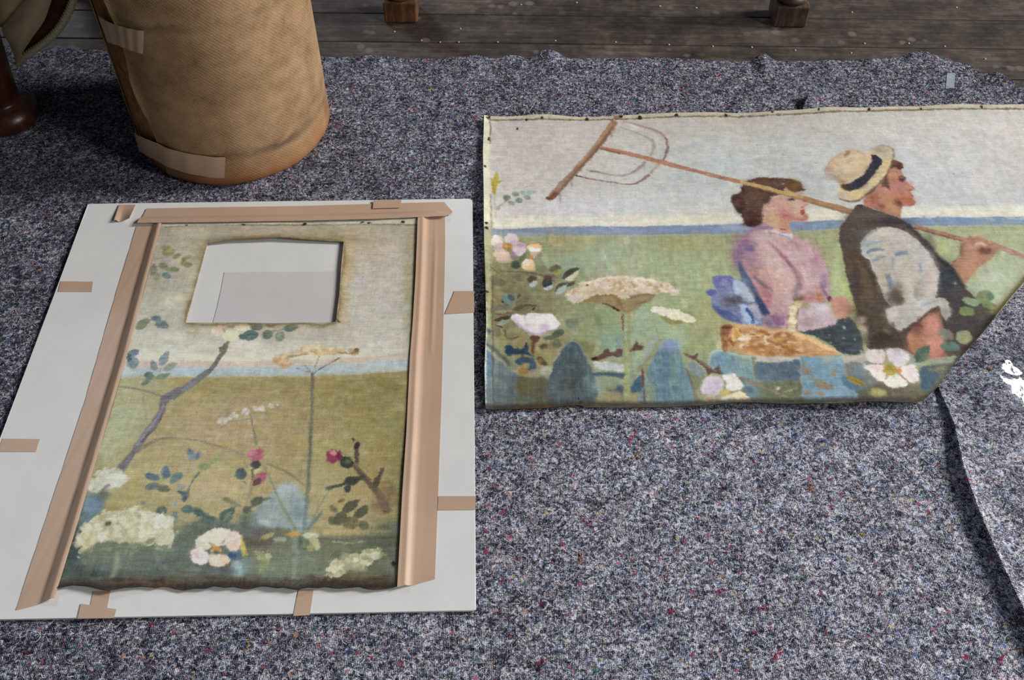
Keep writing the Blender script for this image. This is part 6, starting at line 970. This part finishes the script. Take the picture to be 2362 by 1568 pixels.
# ---------------------------------------------------------------- table on turned legs
M_leg = mat_wood('stained_turned_wood', (.030, .014, .008), (.115, .055, .026), (.26, .13, .06), .38, .5)
M_top = mat_wood('dark_table_top', (.020, .010, .006), (.05, .025, .014), (.10, .05, .03), .4, .4, 12, (.15, 1, 1))
tf = [G(925.5, 54), G(1821.5, 64)]; hw = .0335; y1 = tf[0][1]+hw; y2 = tf[1][1]+hw
table = empty('turned_leg_table', ((tf[0][0]+tf[1][0])/2, (y1+y2)/2+.2, 0)); tag(table, 'dark wooden table whose turned legs with square feet stand on the floorboards', 'table'); to = np.array(table.location)
ang = math.atan2(y2-y1, tf[1][0]-tf[0][0])
prof_leg = [(.020, .044), (.031, .046), (.034, .051), (.034, .056), (.030, .061), (.027, .064), (.031, .069), (.033, .076), (.031, .083), (.024, .090), (.020, .105), (.019, .130), (.022, .20), (.027, .30), (.030, .36), (.027, .40), (.021, .43), (.027, .445), (.030, .455), (.026, .468), (.021, .475), (.028, .49), (.033, .52), (.033, .56), (.033, .60)]
def table_leg(x, y, mat):
    e = lathe('leg', prof_leg, x-to[0], y-to[1], mat, table, 32)
    b = box_obj('foot', -hw, hw, -hw, hw, .0005, .046, mat, e, .0035, 2); b.location = (x-to[0], y-to[1], 0); b.rotation_euler = (0, 0, ang)
    k = box_obj('knee_block', -hw, hw, -hw, hw, .595, .70, mat, e, .003, 2); k.location = (x-to[0], y-to[1], 0)
M_leg2 = mat_wood('worn_grey_turned_wood', (.022, .014, .011), (.075, .045, .032), (.16, .105, .08), .42, .45)
table_leg(tf[0][0], y1, M_leg); table_leg(tf[1][0], y2, M_leg2); table_leg(tf[0][0], y1+.44, M_leg); table_leg(tf[1][0], y2+.44, M_leg)
x0, x1 = tf[0][0]-to[0], tf[1][0]-to[0]
for a, b, c, d in [(x0+.034, x1-.034, y1-to[1]-.012, y1-to[1]+.012), (x0+.034, x1-.034, y1+.44-to[1]-.012, y1+.44-to[1]+.012), (x0-.012, x0+.012, y1-to[1]+.034, y1+.44-to[1]-.034), (x1-.012, x1+.012, y2-to[1]+.034, y2+.44-to[1]-.034)]: box_obj('apron', a, b, c, d, .605, .70, M_top, table, .002)
box_obj('table_top', x0-.08, x1+.08, y1-to[1]-.08, y1+.52-to[1], .70, .724, M_top, table, .006, 3)

# ---------------------------------------------------------------- upholstered chair, top left
M_mah = mat_wood('dark_mahogany', (.008, .0025, .0015), (.036, .011, .006), (.085, .027, .013), .34, .4)
M_cream = mat_plain('cream_lining_cloth', lin(244, 218, 176), .9, .1, .15, 40); M_rust = mat_plain('rust_velvet', (.10, .045, .016), .95, .2, .5, 50); M_cord = mat_plain('cream_braid', lin(248, 232, 196), .85, .2, .2, 200)
cb = G(24, 286, 0); chair = empty('upholstered_chair', (cb[0], cb[1], FZ)); tag(chair, 'old upholstered chair with mahogany bun foot and loose cream cloth edged in cord', 'chair'); co_ = np.array(chair.location)
pl = [(.030, .0002), (.048, .003), (.057, .012), (.060, .022), (.057, .033), (.047, .043), (.036, .048), (.034, .052), (.036, .060), (.038, .09), (.043, .14), (.050, .20), (.056, .26), (.058, .33)]
lathe('leg', pl, 0, 0, M_mah, chair, 36)
for dx, dy in ((-.52, .0), (0, .5), (-.52, .5)): lathe('leg', pl, dx, dy, M_mah, chair, 28)
YP = cb[1]+.050
def pq(pts, dy=0.): return np.array([on_plane_y(a/2.9525, b/2.9525, YP+dy) for a, b in pts])-co_
def cloth(name, pts, dy, mat, bulge):
    P_ = catmull(np.asarray(pts, float), True, 3); P_ = pq(P_, dy); c = P_.mean(0); n = len(P_); v = [c+np.array([0, -bulge, 0])]; f = []
    for r_, k in ((.5, .75), (1., 0.)):
        for p in P_: v.append(c+(p-c)*r_+np.array([0, -bulge*k, 0]))
    f = [(0, 1+i, 1+(i+1) % n) for i in range(n)]+[(1+i, 1+n+i, 1+n+(i+1) % n, 1+(i+1) % n) for i in range(n)]
    solid(from_py(name, v, f, mat, chair), .004, 0)
cloth('cream_cloth', [(-140, -160), (120, -160), (200, -60), (165, 8), (90, 100), (20, 182), (-60, 100)], .004, M_cream, .012)
cloth('cream_cloth', [(18, 195), (90, 110), (170, 10), (230, -60), (380, -120), (345, 0), (300, 130), (220, 245), (150, 350), (122, 415), (70, 300)], -.006, M_cream, .014)
cloth('velvet_edge', [(330, -60), (470, -120), (490, 0), (430, 130), (350, 220), (250, 310), (135, 405), (150, 350), (220, 250), (300, 130)], .006, M_rust, .006)
cp = resample(pq(catmull(np.array([(118, 440), (132, 420), (180, 375), (250, 328), (320, 275), (390, 205), (440, 130), (480, 50), (505, -30), (520, -130)], float), False, 6), -.004), 200); v, f = [], []
for i in range(200):
    a = cp[max(i-1, 0)]; b = cp[min(i+1, 199)]; t = (b-a)/np.linalg.norm(b-a); u = np.cross(t, [0, 1, 0]); u /= np.linalg.norm(u); w_ = np.cross(t, u)
    for k in range(10):
        th = k/10*6.283; rr_ = .0058*(1+.28*math.cos(2*th-i*1.15)); v.append(cp[i]+u*rr_*math.cos(th)+w_*rr_*math.sin(th))
for i in range(199):
    for k in range(10): f.append((i*10+k, i*10+(k+1) % 10, (i+1)*10+(k+1) % 10, (i+1)*10+k))
from_py('braided_cord', v, f, M_cord, chair)
box_obj('shading_seat', -.58, .20, -.07, .56, .33, .47, M_rust, chair, .03, 4)  # unseen, widened and overhanging to shade the floor under it
box_obj('shading_backrest', -.56, .18, .46, .58, .47, 1.0, M_rust, chair, .03, 4)  # unseen, made tall to block light from the back left
